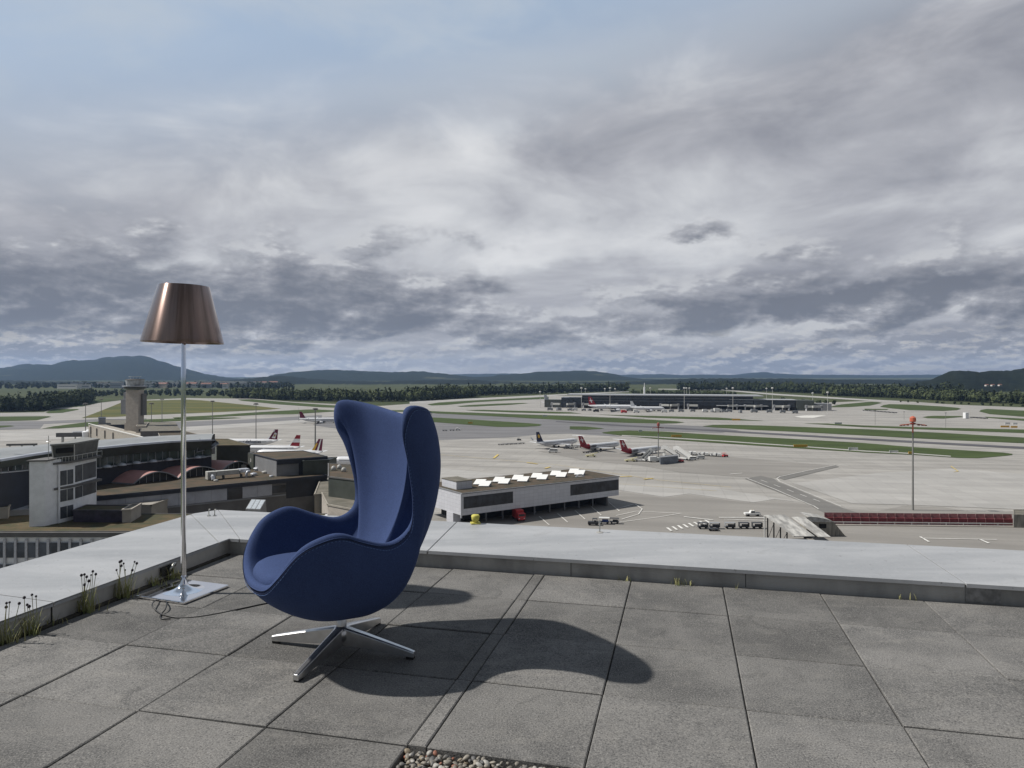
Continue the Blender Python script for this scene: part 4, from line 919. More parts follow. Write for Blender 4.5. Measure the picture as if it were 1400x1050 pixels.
# windows of the two visible faces
def panel(par, A, B, z0, z1, m, name, off=.05):
    A, B = Vector(A), Vector(B); d = (B - A).normalized(); nn_ = Vector((d.y, -d.x)); mb = MB()
    mb.prism([tuple(A + nn_ * off), tuple(B + nn_ * off), tuple(B - nn_ * .1), tuple(A - nn_ * .1)], z0, z1); return mb.build(name, m, par)
OTG = mat('old_tower_glass', (.065, .072, .082), .35, var=.3, scale=.6)
for z0, z1, f0 in ((.7, 2.7, .42), (3.6, 5.6, .42), (6.4, 8.9, .42)):
    a_, c_ = lerp(b0, b1, .12), lerp(b0, b1, .95)
    wn = panel(ot, a_, c_, z0, z1, OTG, 'window')
    panel(wn, lerp(a_, c_, .49), lerp(a_, c_, .52), z0, z1, RAIL, 'mullion', .07)
for z0, z1 in ((3.6, 5.6), (6.5, 9.4)):
    a_, c_ = lerp(b1, b2, .05), lerp(b1, b2, .97)
    wn = panel(ot, a_, c_, z0, z1, OTG, 'window')
    panel(wn, lerp(a_, c_, .33), lerp(a_, c_, .345), z0, z1, RAIL, 'mullion', .07)
ex = lambda p, q: (p[0] + q[0], p[1] + q[1])
bal = [ex(b0, (-.3, -.7)), ex(b1, (.1, -.9)), ex(b2, (1.2, -.3)), ex(b2, (.1, .3)), ex(b1, (-.1, .1)), ex(b0, (0, .1))]
wallbox('balcony', bal, 5.75, 6.15, DARKG, ot)
wallbox('cab_deck', [ex(b0, (-.4, -.8)), ex(b1, (.4, -1.2)), ex(b2, (1.2, -.3)), ex(b3, (-.5, .8)), ex(b4, (-.4, .4))], 10.1, 10.45, DARKG, ot)
mb = MB(); dk = [ex(b0, (-.4, -.8)), ex(b1, (.4, -1.2)), ex(b2, (1.2, -.3))]
for q, r_ in zip(dk, dk[1:]):
    mb.tube([(*q, 11.3), (*r_, 11.3)], .04, 5)
    for f_ in np.linspace(0, 1, 7): c_ = lerp(q, r_, float(f_)); mb.tube([(*c_, 10.45), (*c_, 11.3)], .03, 4)
mb.build('railing', RAIL, ot)
cb0, cb1, cb2, cb3, cb4 = ex(b0, (-1.2, .6)), ex(b1, (.2, -.2)), ex(b2, (.3, -.6)), ex(b3, (0, 0)), ex(b4, (-.8, -2))
cab_b = [cb0, cb1, cb2, cb3, cb4]; ccx = sum(p[0] for p in cab_b) / 5; ccy = sum(p[1] for p in cab_b) / 5
fl_ = lambda P, s_: [((p[0] - ccx) * s_ + ccx, (p[1] - ccy) * s_ + ccy) for p in P]
top_ = fl_(cab_b, 1.10); mb = MB(); n = 5
mb.add([(*p, 10.46) for p in cab_b] + [(*p, 13.3) for p in top_], [(i, (i + 1) % n, (i + 1) % n + n, i + n) for i in range(n)] + [tuple(range(n - 1, -1, -1)), tuple(range(n, 2 * n))]); mb.build('cab', mat('cab_grey_glass', (.060, .066, .066), .25, var=.25, scale=.8, spec=.6), ot)
wallbox('cab_roof', fl_(cab_b, 1.17), 13.3, 13.55, mat('cab_roof_felt', (.20, .205, .20), .8), ot)
mb = MB()
for p, q in zip(cab_b, top_): mb.tube([(*p, 10.5), (*q, 13.3)], .09, 5)
mb.build('cab_post', RAIL, ot)
panel(ot, lerp(cb0, cb1, .1), lerp(cb0, cb1, .9), 11.9, 12.7, BLK, 'open_pane', .62)
mb = MB(); mb.tube([(s1[0], s1[1] + 1, zs), (s1[0], s1[1] + 1, zs + 4.2)], .05, 5); mb.tube([(s1[0] - .4, s1[1] + 1, zs + 3.2), (s1[0] + .4, s1[1] + 1, zs + 3.2)], .03, 4); mb.build('antenna', STEEL, ot)
# low dark glazed annex with a pale end block
o, bs = simple('low purple-dark glazed annex with a pale end block beside the old tower', [W(100, 714, Z1), W(167, 714.5, Z1), W(180, 707, Z1), W(118, 706, Z1)], Z1, Z1 + 2.0, mat('plum_glass', (.045, .038, .060), .3, var=.3, scale=1), SED)
o, bs = simple('pale concrete box at the right end of the dark glazed annex', [W(167, 715, Z1), W(179, 714.5, Z1), W(193, 705.5, Z1), W(180, 706.5, Z1)], Z1, Z1 + 2.2, CONB, SEDG)
o, bs = simple('small white hut with a mossy roof at the left edge', [W(-60, 712, Z1), W(11, 709, Z1), W(17, 700, Z1), W(-60, 700, Z1)], Z1, Z1 + 1.9, BEIG, SED)
o, bs = simple('low grey wall block behind the white hut at the left edge', [W(10, 706, Z1), W(40, 704, Z1), W(40, 698, Z1), W(12, 700, Z1)], Z1, Z1 + .9, GREYC, ALW)
o, bs = simple('pale flat forecourt roof behind the old tower at the left', [(-150, 133), W(40, 684, 20.4), (XA(40, 134), 134), (-68, 134), (-68, 160), (-150, 160)], 0, 20.4, BEIG, mat('pale_court_paving', (.30, .28, .25), .9, scale=.3))

# --- long panel-clad building
Z2 = 22.2
p0, p1 = W(120, 680.5, Z2), W(447, 650, Z2)
dd = Vector((p1[0] - p0[0], p1[1] - p0[1])).normalized(); nb = Vector((-dd.y, dd.x))
bk = 24
poly = [p0, p1, (p1[0] + nb.x * bk, p1[1] + nb.y * bk), (p0[0] + nb.x * bk, p0[1] + nb.y * bk)]
o, bs = simple('long dark roofed building clad in pale grey panels running behind the old tower', poly, 0, Z2, DARKG, SEDB, NAVY)
n = 15
for i in range(n):
    f0, f1 = i / n, (i + .985) / n
    if f1 > .80: break
    if i in (8,): wall_seg(o, bs, lerp(p0, p1, f0), lerp(p0, p1, f1), Z2 - 3.1, Z2 - .8, GLASS, 'window'); continue
    if i == 11: wall_seg(o, bs, lerp(p0, p1, f0), lerp(p0, p1, f1), Z2 - 2.8, Z2 - 1.2, GLASS, 'window'); continue
    wall_seg(o, bs, lerp(p0, p1, f0), lerp(p0, p1, f1), Z2 - 3.15, Z2 - .75, PANEL, 'facade_panel')
wall_seg(o, bs, lerp(p0, p1, .80), p1, Z2 - 4.2, Z2 - .5, NAVY, 'navy_facade', .08)
wall_seg(o, bs, p0, lerp(p0, p1, .795), Z2 - 3.5, Z2 - 3.2, GREYC, 'ledge', .25)
wall_seg(o, bs, p0, p1, Z2 - .7, Z2 - .02, NAVY, 'fascia', .35)
# skylight box below it, on the front roof
q = W(350, 697, 20.2)
skl = thing('roof_hatch', 'small grey glazed skylight box on the roof in front of the panel building', 'skylight', (q[0], q[1], Z1), R(-10))
mb = MB(); mb.add([(-1.6, -1, 0), (1.5, -1, 0), (1.5, 1.1, 0), (-1.6, 1.1, 0), (-1.5, -.95, .9), (1.4, -.95, .9), (1.4, 1.0, 2.3), (-1.5, 1.0, 2.3)], [(0, 1, 5, 4), (1, 2, 6, 5), (2, 3, 7, 6), (3, 0, 4, 7), (4, 5, 6, 7)]); mb.build('body', GREYC, skl)
for i in range(3):
    mb = MB(); x0 = -1.38 + i * .95; mb.add([(x0, -.92, .98), (x0 + .8, -.92, .98), (x0 + .8, .92, 2.30), (x0, .92, 2.30), (x0, -.92, .93), (x0 + .8, -.92, .93), (x0 + .8, .92, 2.25), (x0, .92, 2.25)], [(0, 1, 2, 3), (0, 4, 5, 1), (1, 5, 6, 2), (2, 6, 7, 3), (3, 7, 4, 0)]); mb.build('pane', mat('pale_glazing', (.42, .46, .50), .2), skl)
# railing and sedum strip at the edge of the low block, beyond the parapet corner
a_, c_ = W(279, 702, 20.6), W(395, 707, 20.6)
rl = thing('railing', 'thin white safety railing beyond the parapet corner left of the armchair', 'railing', (a_[0], a_[1], Z1))
mb = MB(); dx, dy = c_[0] - a_[0], c_[1] - a_[1]
mb.tube([(0, 0, 1.0), (dx, dy, 1.0)], .05, 5); mb.tube([(0, 0, .55), (dx, dy, .55)], .03, 5); mb.build('rail', RAIL, rl)
for i in range(10):
    mb = MB(); f_ = i / 9; mb.tube([(dx * f_, dy * f_, 0), (dx * f_, dy * f_, 1.0)], .04, 5); mb.build('post', RAIL, rl)

# --- concrete ramp building behind the armchair
o, bs = simple('beige concrete ramp block with dark openings seen just behind the armchair arm', [W(430, 690, 19), W(470, 686, 19), W(560, 672, 19), W(438, 668, 19)], 0, 21.0, BEIG, SEDG)
o, bs = simple('beige balcony block with louvres left of the armchair back', [W(448, 690, 21.5), W(500, 700, 21.5), W(540, 684, 21.5), W(440, 674, 21.5)], 0, 21.5, CONB, SEDG, BEIG)

# --- dark container-like block with a crescent sign
Z3 = 25.9
c0, c1, c2, c3 = W(340.6, 619.5, Z3), W(378, 629, Z3), W(447, 624.5, Z3), W(414, 616.5, Z3)
o, bs = simple('dark rooftop block with a white crescent sign and a brown planted roof', [c0, c1, c2, c3], Z2 - .4, Z3, GREYC, SEDB, NAVY)
wall_seg(o, bs, c1, c2, Z3 - 1.0, Z3 + .05, NAVY, 'fascia', .5)
wall_seg(o, bs, c0, lerp(c0, c1, .22), Z2 - .4, Z3 + .1, NAVY2, 'end_wall', .3)
dq = Vector((c1[0] - c0[0], c1[1] - c0[1])).normalized(); nq_ = Vector((dq.y, -dq.x)); pc = Vector(lerp(c0, c1, .11)) - bs.xy + nq_ * .36
mb = MB(); cr_ = []
for i in range(15): a = R(-100 + 200 * i / 14); cr_.append((.42 * math.cos(a), .42 * math.sin(a)))
for i in range(15): a = R(80 - 160 * i / 14); cr_.append((-.16 + .36 * math.cos(a), .36 * math.sin(a)))
mb.add([(pc.x + dq.x * u, pc.y + dq.y * u, Z3 - bs.z - 1.5 + v) for u, v in cr_], [tuple(range(len(cr_)))]); mb.build('crescent_sign', flat('sign_white', (.85, .85, .85), .6), o)
for (xa, ya, xb, yb, zt, mm, lb) in ((386, 650, 414, 649, 25.1, NAVY, 'navy box standing in front of the crescent sign block'), (414, 650, 450, 648, 25.4, NAVY2, 'dark olive box right of the navy box below the crescent sign block')):
    e0, e1 = W(xa, ya, Z2), W(xb, yb, Z2)
    o, bs = simple(lb, [e0, e1, (e1[0] + .5, e1[1] + 5), (e0[0] - .3, e0[1] + 5)], Z2 - .3, zt, mm, NAVY)
# olive block beside the chair
o, bs = simple('olive clad block with a brown planted roof just left of the armchair back', [W(449, 652, 25.3), W(500, 658, 25.3), W(540, 640, 25.3), W(449, 634, 25.3)], 0, 25.3, NAVY2, SEDB, DARKG)
for i, (px, py) in enumerate(((456, 643), (464, 641), (470, 645))):
    q = W(px, py, 25.35); v_ = thing('roof_vent', f"white roof vent on the olive block, the {['left', 'middle', 'right'][i]} one of three", 'vent', (*q, 25.35), 0, 'vents on the olive block')
    mb = MB(); mb.lathe([(.5, 0), (.5, .5), (.35, .8), (.05, .95)], n=10); mb.build('cowl', PVC, v_, smooth=True)

# --- vaulted red roof
F_ = [W(182, 663, Z2), W(243, 655.5, Z2), W(300, 647.5, Z2), W(345, 640, Z2)]
axv = Vector((-13.0, 4.6)); vr = thing('vaulted_hall', 'low hall with three pinkish red barrel vault roofs and glazed arch ends', 'building', (F_[0][0], F_[0][1], Z2)); vb = Vector((*F_[0], Z2))
for A, B in zip(F_, F_[1:]):
    A, B = Vector(A) - vb.xy, Vector(B) - vb.xy; w_ = (B - A).length; d = (B - A) / w_; mb = MB(); n = 20; rise = 1.95
    prof = [(w_ * i / n, rise * math.sin(math.pi * i / n) ** .85) for i in range(n + 1)]
    for k_, s_ in ((0, 1.0), (1, 1.0)):
        for u, h_ in prof: p = A + d * u + axv * k_; mb.v.append((p.x, p.y, h_ + .30))
    mb.f = [(i, i + 1, n + 2 + i, n + 1 + i) for i in range(n)]; mb.mi = [0] * n
    mb.build('vault_roof', REDR, vr, smooth=True)
    mb = MB()                                                  # grey rim of the arch
    mb.tube([(*(A + d * u - axv * .01), h_ + .18) for u, h_ in prof], .16, 6); mb.build('arch_rim', GREYC, vr)
    mb = MB(); vs = [(*(A + d * u + axv * .06), max(h_ + .22, .0)) for u, h_ in prof] + [(*(B + axv * .06), 0), (*(A + axv * .06), 0)]; mb.add(vs, [tuple(range(len(vs)))]); wn = mb.build('arch_glazing', GLASS, vr)
    mb = MB()
    for f_ in (.2, .35, .5, .65, .8): q = A + d * w_ * f_ + axv * .055; mb.tube([(q.x, q.y, 0), (q.x, q.y, rise * math.sin(math.pi * f_) ** .85 + .2)], .04, 4)
    mb.build('glazing_bar', RAIL, wn)
A = Vector(F_[0]) - vb.xy; mb = MB(); d = Vector((-axv.y, axv.x)).normalized() * .1
mb.prism([tuple(A - d), tuple(A + d), tuple(A + axv + d), tuple(A + axv - d)], 0, .32); mb.build('side_wall', GREYC, vr)

# --- rooftop machinery
du = thing('roof_duct', 'big pale ventilation duct unit on the brown roof right of the red vaults', 'duct', (*W(300, 655, Z2), Z2), R(38))
mb = MB(); mb.box((-1.8, 0, 1.0), (1.8, 1.8, 1.7)); mb.box((1.6, 0, 1.35), (4.8, 1.5, 1.0)); mb.build('casing', PVC, du, bevel=.05)
mb = MB(); mb.box((5.2, .2, 1.5), (2.0, 2.0, .7)); mb.tube([(-1.8, -.95, 1.0), (-1.8, -1.6, .8), (-1.8, -1.9, .2)], .4, 8); mb.build('outlet', ALW, du)
mb = MB(); [mb.box((x_, 0, .38), (.25, 1.4, .74)) for x_ in (-1.8, .8, 4.6)]; mb.build('foot', DARKG, du)
for i, (px, py, s_, kd) in enumerate(((316, 632, 1.1, 'box'), (327, 629, .9, 'dome'), (337, 634, .7, 'dome'), (352, 643, 1.0, 'dome'), (337, 653, .7, 'pipe'), (347, 650, .8, 'dome'), (362, 647, .7, 'dome'), (330, 641, .9, 'box'), (295, 658, .5, 'dome'), (371, 652, .5, 'dome'))):
    q = W(px, py, Z2 + .03)
    where = ['beside the crescent sign block', 'near the far roof edge', 'before the crescent sign wall', 'right of the duct unit, middle', 'nearest to the front roof edge', 'just behind the front one', 'at the right end of the cluster', 'right at the duct outlet', 'before the duct unit', 'before the pale wall'][i]
    v_ = thing('roof_vent', f'pale {"box shaped" if kd == "box" else "round capped" if kd == "dome" else "bent pipe"} vent on the brown roof, {where}', 'vent', (*q, Z2 + .03), R(38), 'vents on the brown roof')
    mb = MB()
    if kd == 'box': mb.box((0, 0, s_ * .6), (s_ * 2.2, s_ * 1.5, s_ * 1.2)); mb.build('casing', PVC, v_, bevel=.04)
    elif kd == 'pipe': mb.tube([(0, 0, 0), (0, 0, .9), (.25, 0, 1.3), (.8, 0, 1.4)], .3, 8); mb.build('pipe', ALW, v_, smooth=True)
    else: mb.lathe([(s_ * .8, 0), (s_ * .8, s_ * .4), (s_ * 1.0, s_ * .45), (s_ * .8, s_ * .7), (.05, s_ * .85)], n=12); mb.build('cap', ALW if i % 2 else PVC, v_)

# --- curved-roof terminal hall
hall = thing('terminal_hall', 'long curved terminal hall with a pale roof edge, dark fascia and navy base wall', 'building', (-85, 130, 0)); hb = Vector((-85, 130, 0))
fr = [(-200, 640, 652, 663, 690), (0, 628.5, 640, 646.5, 672), (38, 622, 634, 643, 670), (68, 617.5, 630, 641, 667), (100, 614.5, 628.5, 641, 665), (135, 612, 626, 640, 662.5), (180, 607.5, 620.5, 634, 655), (230, 603.6, 617, 629, 645), (275, 601.4, 615.5, 625.5, 638), (289, 601, 613.5, 623.5, 635)]
P_ = []
for px, y0, y1, y2, y3 in fr:
    q = W(px, y0, 30.0); P_.append((q[0] - hb.x, q[1] - hb.y, ZA(y1, q[1]), ZA(y2, q[1] + .4), ZA(y3, q[1])))
def strip(name, f0, f1, o0, o1, m, th_=.3):
    mb = MB(); k_ = len(P_)
    for i, q in enumerate(P_):
        a = Vector(P_[min(i + 1, k_ - 1)][:2]) - Vector(P_[max(i - 1, 0)][:2]); nn_ = Vector((a.y, -a.x)).normalized()
        z0, z1 = f0(q), f1(q)
        for off, zz in ((o0, z0), (o1, z1), (o1 - th_, z1), (o0 - th_, z0)): mb.v.append((q[0] + nn_.x * off, q[1] + nn_.y * off, zz))
    mb.f = [(4 * i + a, 4 * i + 4 + a, 4 * i + 4 + (a + 1) % 4, 4 * i + (a + 1) % 4) for i in range(k_ - 1) for a in range(4)] + [(3, 2, 1, 0), tuple(4 * (k_ - 1) + a for a in range(4))]
    mb.mi = [0] * len(mb.f); return mb.build(name, m, hall)
strip('fascia', lambda q: q[2], lambda q: 29.75, -.2, .75, NAVY2)
strip('roof_edge', lambda q: 29.77, lambda q: 30.15, .85, .75, ALW, 1.2)
gz = strip('glazing', lambda q: q[3], lambda q: q[2], -.9, -.9, GLASG)
mb = MB()
for a, b_ in zip(P_, P_[1:]):
    L_ = math.dist(a[:2], b_[:2]); n = max(1, int(L_ / 1.5))
    if a[0] < P_[1][0] - 1: continue
    for i in range(n): mb = MB(); f_ = i / n; mb.box((a[0] + (b_[0] - a[0]) * f_ + .62, a[1] + (b_[1] - a[1]) * f_ - .62, (a[2] + a[3]) / 2), (.10, .10, abs(a[2] - a[3]))); mb.build('mullion', GREYC, gz)
strip('base_wall', lambda q: 0, lambda q: q[3] - .02, 0, 0, NAVY, 1.0)
strip('ledge', lambda q: q[3] - .02, lambda q: q[3] + .12, .35, .35, ALW, 1.3)
# roof surface going back
mb = MB()
for i, q in enumerate(P_):
    a = Vector(P_[min(i + 1, len(P_) - 1)][:2]) - Vector(P_[max(i - 1, 0)][:2]); nn_ = Vector((-a.y, a.x)).normalized()
    for dback, zz in ((0, 30.1), (5, 30.6), (11, 30.5), (16, 30.0), (16, 25)): mb.v.append((q[0] + nn_.x * dback, q[1] + nn_.y * dback, zz))
mb.f = [(5 * i + a, 5 * i + 5 + a, 5 * i + 6 + a, 5 * i + 1 + a) for i in range(len(P_) - 1) for a in range(4)]; mb.mi = [0] * len(mb.f)
mb.build('roof', mat('pale_glass_roof', (.25, .26, .26), .45, var=.10, scale=.5, c2=None, stretch=(1, .3, 1)), hall)
# glazed triangular end
def hp(px, py, Y): return (XA(px, Y) - hb.x, Y - hb.y, ZA(py, Y))
mb = MB(); mb.add([hp(273, 601.3, 164), hp(269, 618, 163.6), hp(290, 613, 167), hp(299, 606.5, 171), hp(294, 602.5, 172)], [(0, 1, 2, 3, 4)]); mb.build('end_glazing', mat('brown_glass', (.040, .034, .032), .25, var=.3, scale=1), hall)
mb = MB(); mb.tube([hp(273, 601.3, 163.9), hp(269, 618, 163.5), hp(290, 613, 166.9), hp(299, 606.5, 170.9), hp(294, 602.2, 171.9), hp(273, 601, 163.9)], .18, 5); mb.build('end_frame', GREYC, hall)
mb = MB()
for i in range(9):
    f_ = (i + .5) / 9; a, b_ = P_[5 + min(3, int(f_ * 4))], P_[6 + min(2, int(f_ * 4))]
    g_ = f_ * 4 - int(f_ * 4); x_, y_ = a[0] + (b_[0] - a[0]) * g_, a[1] + (b_[1] - a[1]) * g_; zz = a[3] + (b_[3] - a[3]) * g_
    mb = MB(); mb.lathe([(1.0, 0), (.9, .25), (.5, .5), (.05, .6)], (x_ + .5, y_ - .6, zz + .05), 8); mb.build('roof_shell', ALW, hall, smooth=True)
mb = MB(); q = W(72, 610, 31.3)
o = thing('roof_plant', 'low grey maintenance gantry lying on the terminal hall roof at the left', 'gantry', (*W(30, 608.5, 31.9), 31.7), R(12)); mb.box((0, 0, .3), (5.0, .5, .35)); mb.build('beam', DARKG, o); mb = MB(); [mb.box((x_, 0, .05), (.2, .3, .2)) for x_ in (-2, 0, 2)]; mb.build('foot', STEEL, o)

# --- buildings behind the hall
def px_box(label, quad, z, z0, wall, roof, edge=None):
    return simple(label, [W(*q, z) for q in quad], z0, z, wall, roof, edge)
px_box('dark hangar like block with a mossy ochre roof right of the terminal hall end', [(296, 609.5), (342, 609), (312, 600.5), (285, 600.5)], 27.0, 0, NAVY2, SED, SEDG)
px_box('low brown roofed block beyond the terminal hall roof, between lamp pole and hall end', [(222, 603), (298, 603), (280, 596), (246, 588), (214, 587.5)], 13.5, 0, DARKG, SEDB, BEIG)
px_box('dark flat block right of the old airfield tower foot', [(192, 590), (247, 589), (240, 577.5), (196, 577)], 14.5, 0, DARKG, SEDG)
o, bs = px_box('grey block with two small windows at the foot of the control tower', [(186, 583), (199, 583), (203, 577), (190, 577)], 15.2, 0, CONB, SEDG)
wa, wb = W(186, 583, 15.2), W(199, 583, 15.2)
for f_ in (.28, .62): wall_seg(o, bs, lerp(wa, wb, f_), lerp(wa, wb, f_ + .2), 12.2, 13.6, GLASS, 'window')
px_box('pale grey wall block below the dark flat block behind the hall roof', [(196, 597), (246, 598), (240, 590), (200, 589)], 9.5, 0, GREYC, SEDB)
px_box('dark shed with a flat roof left of the control tower', [(134, 581), (176, 580.5), (176, 574), (136, 573.5)], 8.5, 0, NAVY, SEDG)
px_box('tall grey green kiosk with a dark top left of the control tower', [(134.5, 572), (144.5, 572), (144, 570), (135, 570)], 13.0, 0, GREYC, NAVY, NAVY)
# ramp bridge with white railing
ra, rb_ = W(121, 579, 12.5), W(207, 600.5, 12.5)
rp = thing('elevated_ramp', 'pale concrete elevated ramp with a white top rail left of the control tower', 'ramp', (*ra, 0)); dx, dy = rb_[0] - ra[0], rb_[1] - ra[1]; rl_ = math.hypot(dx, dy); rz = math.atan2(dy, dx)
mb = MB(); mb.prism([(0, 0), (dx, dy), (dx + 9, dy + 4), (9, 4)], 0, 11.4); mb.build('wall', BEIG, rp)
mb = MB(); mb.tube([(0, 0, 12.5), (dx, dy, 12.5)], .28, 5); [mb.tube([(dx * f_, dy * f_, 11.3), (dx * f_, dy * f_, 12.5)], .12, 4) for f_ in np.linspace(0, 1, 12)]; mb.build('rail', RAIL, rp)
mb = MB(); [mb.box((dx * f_ - .3, dy * f_ - .3, 8.4), (.5, .5, 5)) for f_ in (.06, .18, .33, .47)]; mb.build('pier', DARKG, rp)

# --- control tower
TYd = 430
ct = thing('control_tower', 'tall beige concrete airfield control tower with a round glazed cab', 'tower', (XA(184.5, TYd), TYd, 0), R(-8))
wS = 19 * TYd / F
mb = MB(); mb.box((0, 0, ZA(533, TYd) / 2), (wS, wS * .62, ZA(533, TYd))); mb.build('shaft', CONB, ct, bevel=.2)
mb = MB(); mb.box((-wS * .5 - 2.4, 1, ZA(556, TYd)), (4.0, 4, 9.0)); mb.box((-wS * .5 - 1.6, 1, ZA(541, TYd)), (2.6, 3.5, 4)); mb.build('side_annex', GREYC, ct)
mb = MB(); mb.box((wS * .5 + .8, 1.2, ZA(553, TYd)), (1.5, 3.4, 13)); mb.build('lift_shaft', DARKG, ct)
mb = MB(); mb.box((-wS * .5 - 1.0, -1, 8), (1.2, 1.2, 16)); mb.build('pipe_duct', CONB, ct)
zc_ = ZA(532.5, TYd)
mb = MB(); mb.lathe([(4.0, 0), (5.6, .3), (6.2, .9), (6.2, 1.5), (5.4, 1.8)], (0, 0, zc_), 20); mb.build('cab_base', NAVY2, ct)
mb = MB(); mb.lathe([(6.9, 0), (6.9, .45)], (0, 0, zc_ + 1.82), 20); mb.build('gallery', ALW, ct)
mb = MB(); mb.lathe([(4.7, 0), (5.3, 3.6)], (0, 0, zc_ + 2.08), 16); mb.build('cab_glazing', mat('cab_glass', (.24, .26, .27), .2, spec=.8, var=.35, scale=.5), ct)
mb = MB(); mb.lathe([(5.2, 0), (5.4, .35), (2.5, .8)], (0, 0, zc_ + 5.7), 16); mb.build('cab_roof', DARKG, ct)
mb = MB(); mb.lathe([(3.4, 0), (3.4, .3)], (0, 0, zc_ + 7.6), 12); [mb.tube([(2.4 * math.cos(a), 2.4 * math.sin(a), zc_ + 6.2), (2.8 * math.cos(a), 2.8 * math.sin(a), zc_ + 7.6)], .12, 4) for a in (0.3, 1.8, 3.4, 5.0)]; mb.build('antenna_deck', ALW, ct)
# ================================================================== GATE BUILDING ON STILTS
GA, GB = W(631.5, 705, 3.5), W(846, 677, 3.5)
gd = Vector((GB[0] - GA[0], GB[1] - GA[1])); GLn = gd.length; grz = math.atan2(gd.y, gd.x)
GT, GZ0, GD = 10.15, 3.5, 23.5
gt = thing('gate_building', 'long grey panelled gate building on stilts with white skylights on its brown planted roof', 'building', (*GA, 0), grz)
GP = bpy.data.materials.new('grey_square_panels'); GP.use_nodes = True; k = NT(GP.node_tree); b = GP.node_tree.nodes['Principled BSDF']
tcn = k.n('ShaderNodeTexCoord'); s3 = k.n('ShaderNodeSeparateXYZ'); k.l(tcn.outputs['Object'], s3.inputs[0])
br = k.n('ShaderNodeTexBrick'); br.offset = 0; k.l(k.comb(k.m('ADD', s3.outputs[0], s3.outputs[1]), s3.outputs[2]), br.inputs[0])
for nm_, v_ in (('Scale', 1.0), ('Brick Width', 1.75), ('Row Height', 1.1), ('Mortar Size', .028)): br.inputs[nm_].default_value = v_
br.inputs['Color1'].default_value = (.56, .57, .61, 1); br.inputs['Color2'].default_value = (.51, .52, .56, 1); br.inputs['Mortar'].default_value = (.36, .37, .40, 1)
k.l(br.outputs['Color'], b.inputs['Base Color']); b.inputs['Roughness'].default_value = .5; b.inputs['Metallic'].default_value = .15
mb = MB(); mb.prism([(0, 0), (GLn, 0), (GLn, GD), (0, GD)], GZ0, GT - .35); mb.build('wall', GP, gt)
mb = MB(); mb.prism([(-.15, -.25), (GLn + .2, -.25), (GLn + .2, GD + .2), (-.15, GD + .2)], GT - .35, GT - .05); mb.build('cornice', GREYC, gt)
mb = MB(); mb.prism([(.3, .25), (GLn - .3, .25), (GLn - .3, GD - .3), (.3, GD - .3)], GT - .2, GT); mb.build('roof', SEDB, gt)
def gf(px):                       # distance along the front at picture column px
    u = (px - CX) / F; return (u * GA[1] - GA[0]) / (gd.x / GLn - u * gd.y / GLn)
for a, b_ in ((634, 701), (780, 845.5)):
    x0, x1 = gf(a), gf(b_); mb = MB(); mb.prism([(x0, -.05), (x1, -.05), (x1, .02), (x0, .02)], 5.4, 8.95); wn = mb.build('window_band', GLASS, gt)
    n = 8
    for i in range(n + 1):
        mb = MB(); xx = x0 + (x1 - x0) * i / n; mb.box((xx, -.07, 7.17), (.09, .05, 3.55)); mb.build('mullion', flat('dark_frame', (.05, .052, .058), .5), wn)
mb = MB(); mb.box((-.35, -.2, (GT + 2.4) / 2 + .2), (.35, .35, GT - 2.9)); mb.build('corner_fin', ALW, gt)
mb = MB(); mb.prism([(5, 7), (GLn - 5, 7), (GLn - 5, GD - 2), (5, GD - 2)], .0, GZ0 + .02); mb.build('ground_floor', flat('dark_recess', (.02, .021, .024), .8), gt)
mb = MB(); mb.prism([(-.1, 5.0), (2.5, 5.0), (2.5, 9), (-.1, 9)], 0, GZ0); mb.build('pier', GP, gt)
for i in range(9):
    xx = gf(672) + i * (GLn - 3 - gf(672)) / 8
    mb = MB(); mb.box((xx, 3.2, GZ0 / 2), (.45, .45, GZ0)); mb.box((xx, 3.2, GZ0 - .35), (.9, .6, .7)); mb.build('stilt', GREYC, gt)
mb = MB(); mb.prism([(GLn - 4.6, 1.2), (GLn - 4.0, 1.2), (GLn - 4.0, 10), (GLn - 4.6, 10)], 0, GZ0); mb.build('end_wall', DARKG, gt)
q = W(624, 669.5, GT); qv = Vector(q) - Vector(GA); dl = gd / GLn; lx, ly = qv.dot(dl), qv.dot(Vector((-dl.y, dl.x)))
gh = thing('roof_penthouse', 'pale box shaped plant room at the left end of the gate building roof', 'plant room', (q[0], q[1], GT), grz)
mb = MB(); mb.prism([(0, 0), (5.6, 0), (5.6, 9), (0, 9)], 0, 2.35); mb.build('wall', GP, gh)
mb = MB(); mb.prism([(-.15, -.15), (5.75, -.15), (5.75, 9.15), (-.15, 9.15)], 2.36, 2.55); mb.build('roof', SEDG, gh)
SKW = mat('white_skylight_panel', (.80, .80, .78), .5, var=.03)
proto = None; ordn = ['leftmost', 'second from the left', 'third from the left', 'fourth from the left', 'fifth from the left', 'rightmost']
